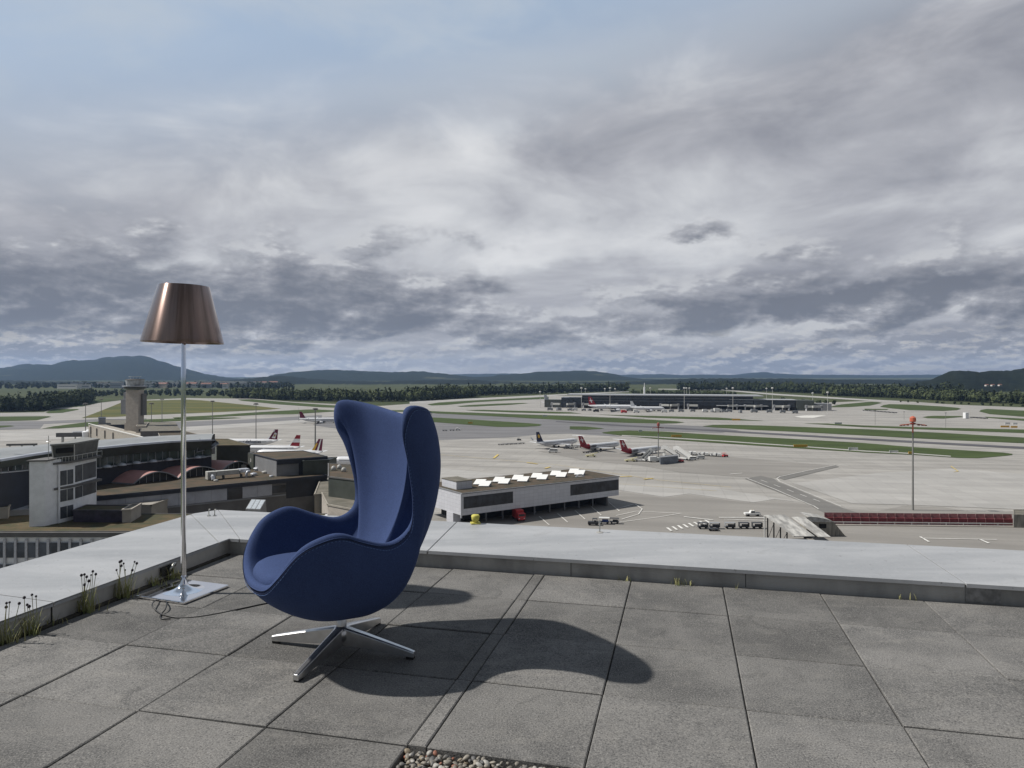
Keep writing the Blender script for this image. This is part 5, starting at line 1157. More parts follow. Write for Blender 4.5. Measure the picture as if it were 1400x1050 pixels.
for i, (px, py) in enumerate(((660, 664), (686, 660.5), (712, 657.5), (738, 654.8), (764, 651.5), (789, 648.5))):
    q = W(px, py, GT)
    if proto is None:
        proto = thing('roof_skylight', '', 'skylight', (*q, GT), 0); used = False
        for (ox, oy, oz) in ((-1.3, 2.3, .0), (.8, -1.2, .0)):
            mb = MB(); vs = [(-1.9 + ox, -1.5 + oy, .35), (1.3 + ox, -1.5 + oy, .35), (2.1 + ox, 1.2 + oy, 1.55), (-1.1 + ox, 1.2 + oy, 1.55)]
            mb.add(vs + [(v[0], v[1], v[2] - .1) for v in vs], [(0, 1, 2, 3), (7, 6, 5, 4), (0, 4, 5, 1), (1, 5, 6, 2), (2, 6, 7, 3), (3, 7, 4, 0)]); mb.build('panel', SKW, proto)
            mb = MB(); vs = [(-1.7 + ox, -1.3 + oy, 0), (1.2 + ox, -1.3 + oy, 0), (2.0 + ox, 1.2 + oy, 0), (-.9 + ox, 1.2 + oy, 0), (-1.7 + ox, -1.3 + oy, .30), (1.2 + ox, -1.3 + oy, .30), (2.0 + ox, 1.15 + oy, 1.42), (-.9 + ox, 1.15 + oy, 1.42)]
            mb.add(vs, [(0, 1, 5, 4), (1, 2, 6, 5), (2, 3, 7, 6), (3, 0, 4, 7)]); mb.build('curb', GREYC, proto)
    o = place(proto, used, (*q, GT), R(-4), f'white tilted double skylight on the gate building roof, {ordn[i]} of six', 'white skylights on the gate building'); used = True
q = W(793, 652, GT); sd = thing('roof_hatch', 'small white curved hatch cover right of the skylights on the gate building', 'hatch', (*q, GT), R(20))
mb = MB(); mb.tube([(-1.6, 0, .1), (-.5, 0, .8), (.8, .3, .7), (1.8, .6, .1)], .22, 6); mb.build('frame', ALW, sd); mb = MB(); mb.box((0, .2, .1), (3, 1.2, .2)); mb.build('base', PVC, sd)

# ================================================================== AIRLINERS
AWH = mat('aircraft_white', (.62, .63, .65), .35, var=.03, scale=.3); AGR = mat('aircraft_wing_grey', (.42, .43, .45), .4, var=.05)
RED = flat('livery_red', (.27, .016, .026), .45); NVY = flat('livery_navy', (.012, .016, .05), .4); YLO = flat('livery_yellow', (.60, .36, .04), .4); BUR = flat('livery_burgundy', (.13, .008, .035), .4); WHT = flat('livery_white', (.72, .72, .72), .4)
TYRE = flat('tyre', (.015, .015, .015), .8); ENG = flat('engine_grey', (.10, .10, .11), .4)
def airliner(label, L, pos, rz, fin='red', rear=False, D=3.9, group='parked airliners', tcol=None, mark=None, winglet=None):
    a = thing('airliner', label, 'airliner', (pos[0], pos[1], 0), rz, group)
    rr = D / 2; zc_ = rr + (1.5 if not rear else 1.15) * D / 3.9
    xs = [(.5, .02, -.25), (.493, .30, -.18), (.475, .55, -.10), (.45, .78, -.03), (.41, .94, 0), (.36, 1, 0), (.1, 1, 0), (-.18, 1, 0), (-.28, .93, .06), (-.36, .72, .22), (-.43, .45, .42), (-.48, .22, .60), (-.5, .06, .68)]
    mb = MB(); n = 20
    for fx, fr_, fz in xs:
        for k_ in range(n):
            an = 2 * math.pi * k_ / n; mb.v.append((fx * L, rr * fr_ * math.cos(an), zc_ + fz * rr + rr * fr_ * math.sin(an)))
    m = len(xs); mb.f = [(i * n + k_, (i + 1) * n + k_, (i + 1) * n + (k_ + 1) % n, i * n + (k_ + 1) % n) for i in range(m - 1) for k_ in range(n)] + [tuple(range(n)), tuple(range(m * n - 1, (m - 1) * n - 1, -1))]
    mb.mi = [0] * len(mb.f); fu = mb.build('fuselage', AWH, a, smooth=True)
    for s in (-1, 1):
        mb = MB(); mb.box((.03 * L, s * rr * .985, zc_ + .22 * rr), (L * .70, .05, .26 * D / 3.9)); mb.build('window_row', GLASS, fu)
    mb = MB(); mb.box((.470 * L, 0, zc_ + .34 * rr), (.018 * L, rr * .95, .16 * rr)); mb.build('windscreen', GLASS, fu)
    if tcol:       # painted rear fuselage
        mb = MB()
        for fx, fr_, fz in xs[8:]:
            for k_ in range(n):
                an = 2 * math.pi * k_ / n; mb.v.append((fx * L, rr * (fr_ + .012) * math.cos(an), zc_ + fz * rr + rr * (fr_ + .012) * math.sin(an)))
        m2 = 5; mb.f = [(i * n + k_, (i + 1) * n + k_, (i + 1) * n + (k_ + 1) % n, i * n + (k_ + 1) % n) for i in range(m2 - 1) for k_ in range(n)]; mb.mi = [0] * len(mb.f); mb.build('painted_tail_cone', tcol, fu, smooth=True)
    def surf_(root_x, root_c, tip_x, tip_c, y0, y1, z0, z1, th_, nm, mt):
        mb = MB(); vs = []
        for (x_, c_, y_, z_, tt) in ((root_x, root_c, y0, z0, th_), (tip_x, tip_c, y1, z1, th_ * .35)):
            for fx, fz in ((0, 0), (.3, 1), (1, 0), (.3, -.6)): vs.append((x_ - c_ * fx, y_, z_ + tt * fz))
        mb.add(vs, [(0, 1, 5, 4), (1, 2, 6, 5), (2, 3, 7, 6), (3, 0, 4, 7), (4, 5, 6, 7), (3, 2, 1, 0)]); return mb.build(nm, mt, a)
    span = .48 * L if not rear else .40 * L
    wz = zc_ - .62 * rr
    for s in (-1, 1):
        wg = surf_((.11 if not rear else .02) * L, .19 * L, (-.10 if not rear else -.12) * L, .045 * L, s * rr * .5, s * span, wz, wz + span * .09, .28, 'wing', AGR)
        if winglet or not rear:
            mb = MB(); x_ = -.10 * L; mb.add([(x_, s * span, wz + span * .09), (x_ - .045 * L, s * span, wz + span * .09), (x_ - .075 * L, s * (span + .5), wz + span * .09 + 1.9), (x_ - .055 * L, s * (span + .5), wz + span * .09 + 1.9)], [(0, 1, 2, 3)]); mb.build('winglet', winglet or AWH, wg)
        if rear: surf_(-.455 * L, .075 * L, -.505 * L, .035 * L, 0, s * .14 * L, zc_ + rr + .150 * L, zc_ + rr + .152 * L, .15, 'tailplane', AWH)
        else: surf_(-.395 * L, .085 * L, -.465 * L, .035 * L, s * rr * .3, s * .17 * L, zc_ + .45 * rr, zc_ + .62 * rr, .18, 'tailplane', AWH)
        ex_, ey, ez, er = (.085 * L, s * .17 * L, wz - .9 * D / 3.9, 1.0 * D / 3.9) if not rear else (-.245 * L, s * (rr + .95), zc_ + .35 * rr, .78)
        mb = MB(); el_ = .10 * L if not rear else .13 * L; m3 = [(.5, .86), (.35, 1), (-.1, .95), (-.5, .55)]
        for fx, fr_ in m3:
            for k_ in range(12): an = 2 * math.pi * k_ / 12; mb.v.append((ex_ + fx * el_, ey + er * fr_ * math.cos(an), ez + er * fr_ * math.sin(an)))
        mb.f = [(i * 12 + k_, (i + 1) * 12 + k_, (i + 1) * 12 + (k_ + 1) % 12, i * 12 + (k_ + 1) % 12) for i in range(3) for k_ in range(12)] + [tuple(range(12)), tuple(range(47, 35, -1))]; mb.mi = [0] * len(mb.f)
        mb.build('engine', AWH if not rear else ENG, a, smooth=True)
        mb = MB(); mb.tube([(-.05 * L if rear else -.02 * L, s * 2.2, 1.0), (-.05 * L if rear else -.02 * L, s * 2.0, zc_ - .5 * rr)], .18, 6); lg = mb.build('main_gear', STEEL, a)
        mb = MB()
        mb.tube([(-.05 * L if rear else -.02 * L, s * 2.2 - .45, .55), (-.05 * L if rear else -.02 * L, s * 2.2 + .45, .55)], .55, 12); mb.build('wheel', TYRE, lg)
    mb = MB(); mb.tube([(.37 * L, 0, .8), (.37 * L, 0, zc_ - .8 * rr)], .12, 6); lg = mb.build('nose_gear', STEEL, a); mb = MB(); mb.tube([(.37 * L, -.3, .4), (.37 * L, .3, .4)], .4, 10); mb.build('wheel', TYRE, lg)
    # fin
    fz0, fh = zc_ + rr * .85, (.165 * L if not rear else .155 * L); xr, xt, cr_, ct_ = -.335 * L, -.435 * L, .145 * L, .062 * L
    if rear: xr, xt, cr_, ct_ = -.33 * L, -.445 * L, .15 * L, .085 * L
    cols = {'red': [RED], 'navy': [NVY], 'austrian': [RED, WHT, RED], 'stripes': [BUR], 'white': [AWH], 'flower': [BUR]}[fin]
    fpt = lambda f, g_: (xr + (xt - xr) * g_ - (cr_ + (ct_ - cr_) * g_) * f, fz0 + fh * g_)
    nb_ = len(cols)
    for i, c_ in enumerate(cols):
        g0, g1 = i / nb_, (i + 1) / nb_; mb = MB(); vs = []
        for g_ in (g0, g1):
            for f in (0, 1):
                X_, Z_ = fpt(f, g_); vs += [(X_, -.16, Z_), (X_, .16, Z_)]
        mb.add(vs, [(0, 2, 6, 4), (1, 5, 7, 3), (0, 4, 5, 1), (2, 3, 7, 6), (4, 6, 7, 5), (0, 1, 3, 2)]); fn_ = mb.build('fin', c_, a)
    def deco(polys, m_, nm='fin_marking'):
        mb = MB()
        for poly_ in polys:
            for s in (-1, 1):
                vs = [(fpt(f, g_)[0], s * .19, fpt(f, g_)[1]) for f, g_ in poly_]; mb.add(vs if s < 0 else vs[::-1], [tuple(range(len(vs)))])
        mb.build(nm, m_, fn_)
    if mark == 'cross': deco([[(.42, .28), (.58, .28), (.58, .48), (.80, .48), (.80, .60), (.58, .60), (.58, .82), (.42, .82), (.42, .60), (.20, .60), (.20, .48), (.42, .48)]], WHT)
    if mark == 'disc': deco([[(.52 + .26 * math.cos(t_), .55 + .20 * math.sin(t_)) for t_ in np.linspace(0, 2 * math.pi, 13)[:-1]]], YLO)
    if mark == 'bars': deco([[(0, 0), (.28, 0), (.28, .62), (0, .62)]], YLO); deco([[(.50, 0), (.70, 0), (.70, 1), (.50, 1)]], WHT)
    if mark == 'flower': deco([[(.30, .15), (.75, .10), (.85, .62), (.45, .70)]], WHT); deco([[(.58 + .14 * math.cos(t_), .40 + .14 * math.sin(t_)) for t_ in np.linspace(0, 2 * math.pi, 9)[:-1]]], YLO); deco([[(0.0, .70), (.3, .78), (.25, .98), (0.0, .95)]], WHT)
    return a, zc_, rr
def mid(px, py, head, L, f):     # position so that fraction f of the length (from tail) stands over picture point
    p = W(px, py, 0); return (p[0] - math.cos(head) * (f - .5) * L, p[1] - math.sin(head) * (f - .5) * L)
hd = math.atan2(.66, .75)
airliner('white airliner with a navy fin and yellow disc, left of the two red finned jets', 36, mid(760, 611.5, hd, 36, .47), hd, 'navy', mark='disc', D=3.4)
airliner('rear engined airliner with a red fin, right beside the navy finned jet', 35.5, mid(817, 615.5, hd, 35.5, .44), hd, 'red', rear=True, mark='cross', D=3.3, tcol=RED)
airliner('rear engined airliner with a red fin, nearest to the stairs and the tall apron mast', 35.5, mid(873.5, 622, hd, 35.5, .44), hd, 'red', rear=True, mark='cross', D=3.3, tcol=RED)
airliner('distant white airliner with a red and white fin just left of the armchair back', 36, mid(436, 578.5, R(4), 36, .5), R(4), 'flower', D=3.7)
a, zc_, rr = airliner('white airliner with navy lettering and a burgundy flowered fin', 37.6, mid(340, 612, R(176), 37.6, .5), R(176), 'flower', mark='flower', D=3.95)
def lettering(txt, size, x, y, z, rot, m, par, nm='lettering'):
    cu = bpy.data.curves.new(nm, 'FONT'); cu.body = txt; cu.size = size; cu.extrude = .02; cu.align_x = 'CENTER'; cu.offset = .012 * size
    o = bpy.data.objects.new(nm, cu); col.objects.link(o); bpy.context.view_layer.update()
    me = bpy.data.meshes.new_from_object(o.evaluated_get(bpy.context.evaluated_depsgraph_get())); bpy.data.objects.remove(o); me.materials.clear(); me.materials.append(m)
    q = bpy.data.objects.new(nm, me); col.objects.link(q); q.parent = par; q.location = (x, y, z); q.rotation_euler = rot; return q
lettering('edelweiss', 2.9, -3.0, rr + .04, zc_ - .45, (R(90), 0, R(180)), NVY, a)
airliner('white airliner with a red white red fin in front of the lettered jet', 37.6, mid(362, 622, R(173), 37.6, .56), R(173), 'austrian', D=3.95)
airliner('airliner whose burgundy and yellow striped fin shows above the olive roof boxes', 37.6, mid(400, 629, R(172), 37.6, .45), R(172), 'stripes', mark='bars', D=3.95)
airliner('white airliner mostly hidden behind the armchair back, its nose and wing showing', 37.6, mid(502, 640, R(172), 37.6, .52), R(172), 'white', D=3.95, winglet=NVY)
airliner('long red finned airliner parked at the left half of the far terminal', 62, mid(838, 561.8, R(-6), 62, .5), R(-6), 'red', mark='cross', D=5.6, group='airliners at the far terminal')
airliner('white airliner with a grey tail parked at the middle of the far terminal', 42, mid(885, 562.5, R(-6), 42, .5), R(-6), 'white', D=4.4, group='airliners at the far terminal')
airliner('airliner of which only the white fin rises behind the far terminal roof', 60, (XA(770, 1010), 1010), R(20), 'white', D=5.6, group='airliners at the far terminal')

# ================================================================== FAR TERMINAL
DY = lambda px: 43740 / ((557.8 + (px - 770) * (562.4 - 557.8) / 370) - HY)
def dk(px, back=0.0): Y = DY(px) + back; return (XA(px, DY(px)), Y)
mt_ = thing('far_terminal', 'long dark glazed terminal with a flat pale roof out in the middle of the airfield', 'building', (*dk(900), 0)); mbv = Vector((*dk(900), 0))
def dbox(name, x0, x1, front, depth, z0, z1, m, par=mt_):
    a, b_ = dk(x0, front), dk(x1, front); mb = MB(); mb.prism([(p[0] - mbv.x, p[1] - mbv.y) for p in (a, b_, (b_[0] + depth * .16, b_[1] + depth), (a[0] + depth * .16, a[1] + depth))], z0, z1); return mb.build(name, m, par)
FTG = mat('terminal_dark_glass', (.020, .026, .036), .2, var=.5, scale=.12, spec=.7); FRF = mat('terminal_roof_pale', (.33, .34, .36), .6)
dbox('main_hall', 797, 1034, 12, 34, 0, 17.2, FTG); dbox('roof', 776, 1046, 6, 46, 17.3, 18.6, FRF)
dbox('west_wing', 768, 797, 8, 30, 0, 14.0, FTG); dbox('west_end', 745, 768, 14, 22, 0, 10.5, NAVY2)
dbox('east_wing', 1034, 1092, 10, 30, 0, 12.6, FTG); dbox('east_roof', 1000, 1094, 8, 34, 12.9, 13.5, FRF); dbox('east_end', 1092, 1116, 6, 30, 0, 13.0, NAVY2); dbox('east_annex', 1116, 1143, 12, 20, 0, 9.0, GREYC)
for z_ in (5.6, 9.8, 13.6):
    dbox('floor_band', 798, 1034, 11.6, .5, z_, z_ + .45, GREYC)
dbox('canopy', 980, 1050, -2, 12, 5.2, 5.7, FRF); dbox('apron_level', 790, 1090, 5, 8, 0, 5.0, BLK)
rs = thing('radar_mast', 'thick white radar mast rising behind the roof of the far terminal', 'mast', (XA(881, 1020), 1020, 0)); mb = MB(); mb.tube([(0, 0, 0), (0, 0, ZA(529, 1020))], [1.5, 1.1], 10); mb.build('shaft', WHITE, rs); mb = MB(); mb.tube([(0, 0, ZA(529, 1020)), (0, 0, ZA(523.5, 1020))], .4, 6); mb.build('antenna', WHITE, rs)
jb = None
for i, (px, sd_) in enumerate(((757, 1), (784, -1), (800, 1), (842, -1), (906, 1), (926, -1), (944, 1), (1006, -1), (1022, 1), (1040, -1), (1062, 1), (1078, -1), (1106, 1), (1122, -1))):
    p = dk(px, 2)
    if jb is None:
        jb = thing('jet_bridge', '', 'jet bridge', (0, 0, 0)); used = False
        mb = MB(); mb.box((4, -2, 5.4), (11, 3.0, 2.5), R(-25)); mb.build('tunnel', PVC, jb)
        mb = MB(); mb.lathe([(1.9, 3.7), (1.9, 6.9), (1.2, 7.3)], (-2, 1, 0), 10); mb.build('rotunda', GREYC, jb); mb = MB(); mb.box((-2, 1, 1.8), (1.2, 1.2, 3.6)); mb.build('column', WHITE, jb)
        mb = MB(); mb.box((9.2, -4.4, 2.2), (.6, 2.2, 4)); mb.build('lift_leg', DARKG, jb)
    nth = ['first', 'second', 'third', 'fourth', 'fifth', 'sixth', 'seventh', 'eighth', 'ninth', 'tenth', 'eleventh', 'twelfth', 'thirteenth', 'last'][i]
    o = place(jb, used, (*p, 0), R(rnd.uniform(-20, 20)), f'grey jet bridge of the far terminal, {nth} from its left end', 'jet bridges of the far terminal'); o.scale = (sd_, 1, 1) if used else (1, 1, 1); used = True

# ================================================================== LIGHT MASTS
MW = mat('mast_paint_grey', (.20, .20, .19), .6); MRED = flat('mast_orange_paint', (.46, .12, .07), .5); MLT = mat('mast_pale_paint', (.50, .50, .48), .6)
def mast(px, ytop, Y, label, r0=.32, style='cluster', grp='light masts on the left apron', zb=0):
    h = ZA(ytop, Y) - zb; o = thing('light_mast', label, 'light mast', (XA(px, Y), Y, zb), 0, grp)
    mb = MB(); mb.tube([(0, 0, 0), (0, 0, h)], [r0, r0 * .55], 8); mb.build('pole', MW if style != 'far' else MLT, o)
    if style == 'cluster':
        mb = MB(); mb.lathe([(.5, h - .3), (1.5, h), (1.5, h + .3), (.4, h + .5)], n=10); mb.build('head_frame', DARKG, o)
        for k_ in range(6): mb = MB(); a = k_ * 1.047; mb.box((1.35 * math.cos(a), 1.35 * math.sin(a), h - .45), (.6, .6, .45), a); mb.build('floodlight', MW, o)
    if style == 'far': mb = MB(); mb.lathe([(.6, h - .6), (1.4, h), (1.4, h + 1.0), (.3, h + 1.4)], n=8); mb.build('lamp_head', MLT, o)
    return o
for px, yt, Y, lb in ((117, 552, 470, 'left of the elevated ramp'), (138.5, 545.5, 600, 'just left of the control tower'), (207, 551.5, 500, 'standing just right of the control tower'), (221.5, 545.5, 600, 'left of the lamp pole, above the dark flat block'),
                      (290.5, 548.5, 540, 'right of the lamp pole above the hall end'), (350, 552, 480, 'in front of the lettered airliner')):
    mast(px, yt, Y, f'grey light mast {lb}', .34)
mast(431, 559, 395, 'thick rusty grey light mast beside the striped fin', .52)
mast(408.5, 557, 690, 'thin dark pole at the tail of the distant airliner', .16, 'plain')
for i, (px, yt, Y) in enumerate(((738.5, 536, 960), (795, 531, 880), (800.5, 532, 1050), (827, 532, 1080), (834, 531, 870), (841, 532, 1060), (889, 531, 1060), (935.5, 531, 850), (938.5, 531, 1040), (942.5, 531, 1100), (993.5, 531.5, 1040), (1002, 531, 840), (1048, 531.5, 1020), (1056, 531, 830), (1111, 538, 900), (1131.5, 537, 800))):
    nth = ['leftmost', 'second', 'third', 'fourth', 'fifth', 'sixth', 'seventh', 'eighth', 'ninth', 'tenth', 'eleventh', 'twelfth', 'thirteenth', 'fourteenth', 'fifteenth', 'rightmost'][i]
    mast(px, yt, Y, f'pale floodlight mast of the far terminal, {nth} counted from the left', .30, 'far', 'masts around the far terminal')
def armed(px, ytop, Y, label, aw, r0, col_, drum):
    h = ZA(ytop, Y); o = thing('light_mast', label, 'light mast', (XA(px, Y), Y, 0), 0)
    mb = MB(); mb.tube([(0, 0, 0), (0, 0, h - 3.0)], [r0, r0 * .62], 10); mb.build('pole', MW, o)
    mb = MB(); mb.tube([(0, 0, h - 5.5), (0, 0, h - .8)], r0 * .70, 8); mb.build('red_section', col_, o)
    mb = MB(); mb.lathe([(drum * .8, h - 1.9), (drum, h - 1.7), (drum, h - .5), (drum * .6, h - .2), (drum * .3, h)], n=12); mb.build('beacon_drum', col_, o)
    mb = MB(); mb.lathe([(drum * .5, h - 2.8), (drum * .9, h - 2.6), (drum * .9, h - 2.3), (drum * .4, h - 2.1)], n=12); mb.build('collar', flat('dark_red_paint', (.16, .03, .02), .5), o)
    for s in (-1, 1):
        mb = MB(); mb.tube([(0, 0, h - 2.5), (s * aw, 0, h - 2.9)], .14, 6); arm = mb.build('arm', col_, o)
        for f_ in (.45, .75, 1.0): mb = MB(); mb.box((s * aw * f_, -.25, h - 3.05 + .2 * (1 - f_)), (.7, .5, .3)); mb.build('floodlight', MLT if drum < .8 else flat('lamp_dark', (.2, .06, .04), .5), arm)
armed(1248, 569, 236, 'tall light mast with an orange top and wide lamp arms at the right', 4.1, .34, MRED, .95)
armed(900, 577.5, 368, 'apron light mast with a dull red top among the parked stairs', 3.1, .30, flat('mast_dull_red', (.24, .06, .05), .5), .75)
for px, yt, yb, lb in ((1293, 564.5, 585, 'thin striped pole right of the orange topped mast, beyond the runway'), (1196.5, 561, 581, 'thin grey pole on the far taxiway left of the orange topped mast'), (1236, 563, 574, 'short grey pole just above the orange mast head')):
    Y = 43740 / (yb - HY); o = thing('apron_pole', lb, 'pole', (XA(px, Y), Y, 0)); h = ZA(yt, Y)
    mb = MB(); mb.tube([(0, 0, 0), (0, 0, h)], .14, 6); mb.build('shaft', MW, o); mb = MB(); mb.box((0, 0, h), (1.6, .5, .4)); mb.build('lamp_bar', MW, o)

# ================================================================== RED BLAST FENCE AND COVERED RAMP
BR = mat('red_sheet_fence', (.185, .034, .042), .7, c2=(.13, .026, .032), scale=.7); BRT = mat('red_fence_upper', (.19, .07, .075), .6, var=.2, scale=.8)
f0, f1 = W(1128, 717, 0), W(1384.5, 719.5, 0)
bfn = thing('blast_fence', 'long dark red blast fence in framed panels with a white guard rail before it', 'fence', (*f0, 0), math.atan2(f1[1] - f0[1], f1[0] - f0[0])); FL = math.dist(f0, f1)
n = 21
for i in range(n):
    x0, x1 = FL * i / n + .06, FL * (i + 1) / n - .06; mb = MB()
    prof = [(0, .25), (.0, 2.1), (.35, 2.15), (.55, 3.5)]
    for j in range(3):
        y0, z0 = prof[j]; y1, z1 = prof[j + 1]; mb.add([(x0, y0, z0), (x1, y0, z0), (x1, y1, z1), (x0, y1, z1)], [(0, 1, 2, 3)])
    for j in range(3): mb.mi[j] = 1 if j == 2 else 0
    mb.build('panel', [BR, BRT], bfn)
for i in range(n + 1):
    mb = MB(); x_ = FL * i / n; mb.box((x_, -.02, 1.2), (.10, .16, 2.4)); mb.box((x_, .40, 2.85), (.09, .16, 1.4)); mb.build('post', flat('dull_post', (.20, .10, .10), .7), bfn)
mb = MB(); mb.box((FL / 2, -1.3, 1.05), (FL + 2, .08, .28)); mb.build('guard_rail', RAIL, bfn); mb = MB(); mb.box((FL / 2, -1.3, .45), (FL + 2, .06, .16)); mb.build('guard_rail', RAIL, bfn)
for i in range(12): mb = MB(); mb.box((FL * i / 11 - .0, -1.22, .6), (.12, .12, 1.2)); mb.build('rail_post', RAIL, bfn)
mb = MB(); mb.prism([(-1, -2.2), (FL + 2, -2.2), (FL + 2, -1.6), (-1, -1.6)], 0.02, .38); mb.build('kerb', CONB, bfn)
o, bs = simple('stained pale concrete pier wall at the right end of the red fence', [W(1386, 722, 0), W(1460, 723, 0), W(1460, 716, 0), W(1386, 715, 0)], 0, 3.9, mat('stained_concrete', (.30, .28, .24), .9, c2=(.15, .14, .12), scale=.8, stretch=(2, 2, .3)), SEDG)
STC = MC['stained_concrete']
def tri(label, quad, z_hi, z_lo, name='covered_ramp'):
    pass
cr = thing('covered_ramp', 'white roofed covered ramp on dark steel frames sloping towards the terrace', 'ramp', (*W(1046, 735, 0), 0)); cb_ = Vector(W(1046, 735, 0))
def rel(px, py, z_): p = W(px, py, z_); return (p[0] - cb_.x, p[1] - cb_.y, z_)
RW = mat('weathered_white_roof', (.50, .49, .46), .6, c2=(.22, .215, .205), scale=.7, stretch=(1, .3, 1), detail=7)
def slabq(pts, m, nm, par, t_=.18): mb = MB(); mb.add(pts + [(p[0], p[1], p[2] - t_) for p in pts], [(0, 1, 2, 3), (7, 6, 5, 4), (0, 4, 5, 1), (1, 5, 6, 2), (2, 6, 7, 3), (3, 7, 4, 0)]); return mb.build(nm, m, par)
slabq([rel(1045, 704, 6.6), rel(1085, 733, 3.8), rel(1114, 733, 3.8), rel(1073, 703.5, 6.6)], RW, 'roof', cr)
slabq([rel(1082, 706.5, 5.4), rel(1119, 733.5, 2.8), rel(1136, 734, 2.8), rel(1100, 706.5, 5.4)], RW, 'side_roof', cr)
for px in (1045.5, 1049.5, 1058, 1067, 1076):
    p = rel(px, 704 + (px - 1045) * .72, 6.6 - (px - 1045) * .07); mb = MB(); mb.box((p[0], p[1], p[2] / 2 - .1), (.28, .28, p[2] - .2)); mb.build('steel_post', BLK if px > 1046 else RAIL, cr)
pp = [rel(px, 704 + (px - 1045) * .72, 6.6 - (px - 1045) * .07) for px in (1049.5, 1058, 1067, 1076)]
for a_, c_ in zip(pp, pp[1:]): mb = MB(); mb.tube([(a_[0], a_[1], .3), (c_[0], c_[1], c_[2] - .4)], .07, 5); mb.build('brace', BLK, cr)
slabq([rel(1099, 733, 2.2), rel(1110, 733.5, 2.2), rel(1109, 729, 2.9), rel(1098, 729, 2.9)], BLK, 'opening', cr, .6)
# concrete silo-like head with curved top
hh = thing('ramp_head', 'stained concrete ramp head with a curved white cover left of the red fence', 'ramp head', (*W(1112, 733, 0), 0)); hb_ = Vector(W(1112, 733, 0))
r2 = lambda px, py, z_: (W(px, py, z_)[0] - hb_.x, W(px, py, z_)[1] - hb_.y)
w0, w1 = r2(1104, 734, 0), r2(1140, 734, 0); mb = MB(); mb.prism([w0, w1, (w1[0] + .3, w1[1] + 6), (w0[0] + .3, w0[1] + 6)], 0, 4.2); mb.build('wall', STC, hh)
mb = MB(); n = 10
for i in range(n + 1):
    f_ = i / n; x_ = w0[0] + (w1[0] - w0[0]) * f_; zz = 4.2 + 1.5 * math.cos(f_ * math.pi / 2) ** .8
    mb.v += [(x_, w0[1] - .3, zz), (x_, w0[1] + 6, zz), (x_, w0[1] - .3, 4.15), (x_, w0[1] + 6, 4.15)]
mb.f = [(4 * i, 4 * i + 4, 4 * i + 5, 4 * i + 1) for i in range(n)] + [(4 * i + 2, 4 * i + 6, 4 * i + 4, 4 * i) for i in range(n)]; mb.mi = [0] * len(mb.f); mb.build('curved_cover', RW, hh)
mb = MB(); mb.box((w0[0] + 4.2, w0[1] - .02, 3.0), (2.0, .14, 1.2)); mb.build('slot', BLK, hh)
w2 = r2(1157, 734, 0); mb = MB(); mb.add([(w1[0] + .05, w1[1] + .2, 0), (w2[0], w2[1] + .2, 0), (w1[0] + .05, w1[1] + .2, 4.1), (w1[0] + .05, w1[1] + 5, 0), (w2[0], w2[1] + 5, 0), (w1[0] + .05, w1[1] + 5, 4.1)], [(0, 1, 2), (3, 5, 4), (1, 4, 5, 2), (0, 3, 4, 1), (0, 2, 5, 3)]); mb.build('buttress', STC, hh)

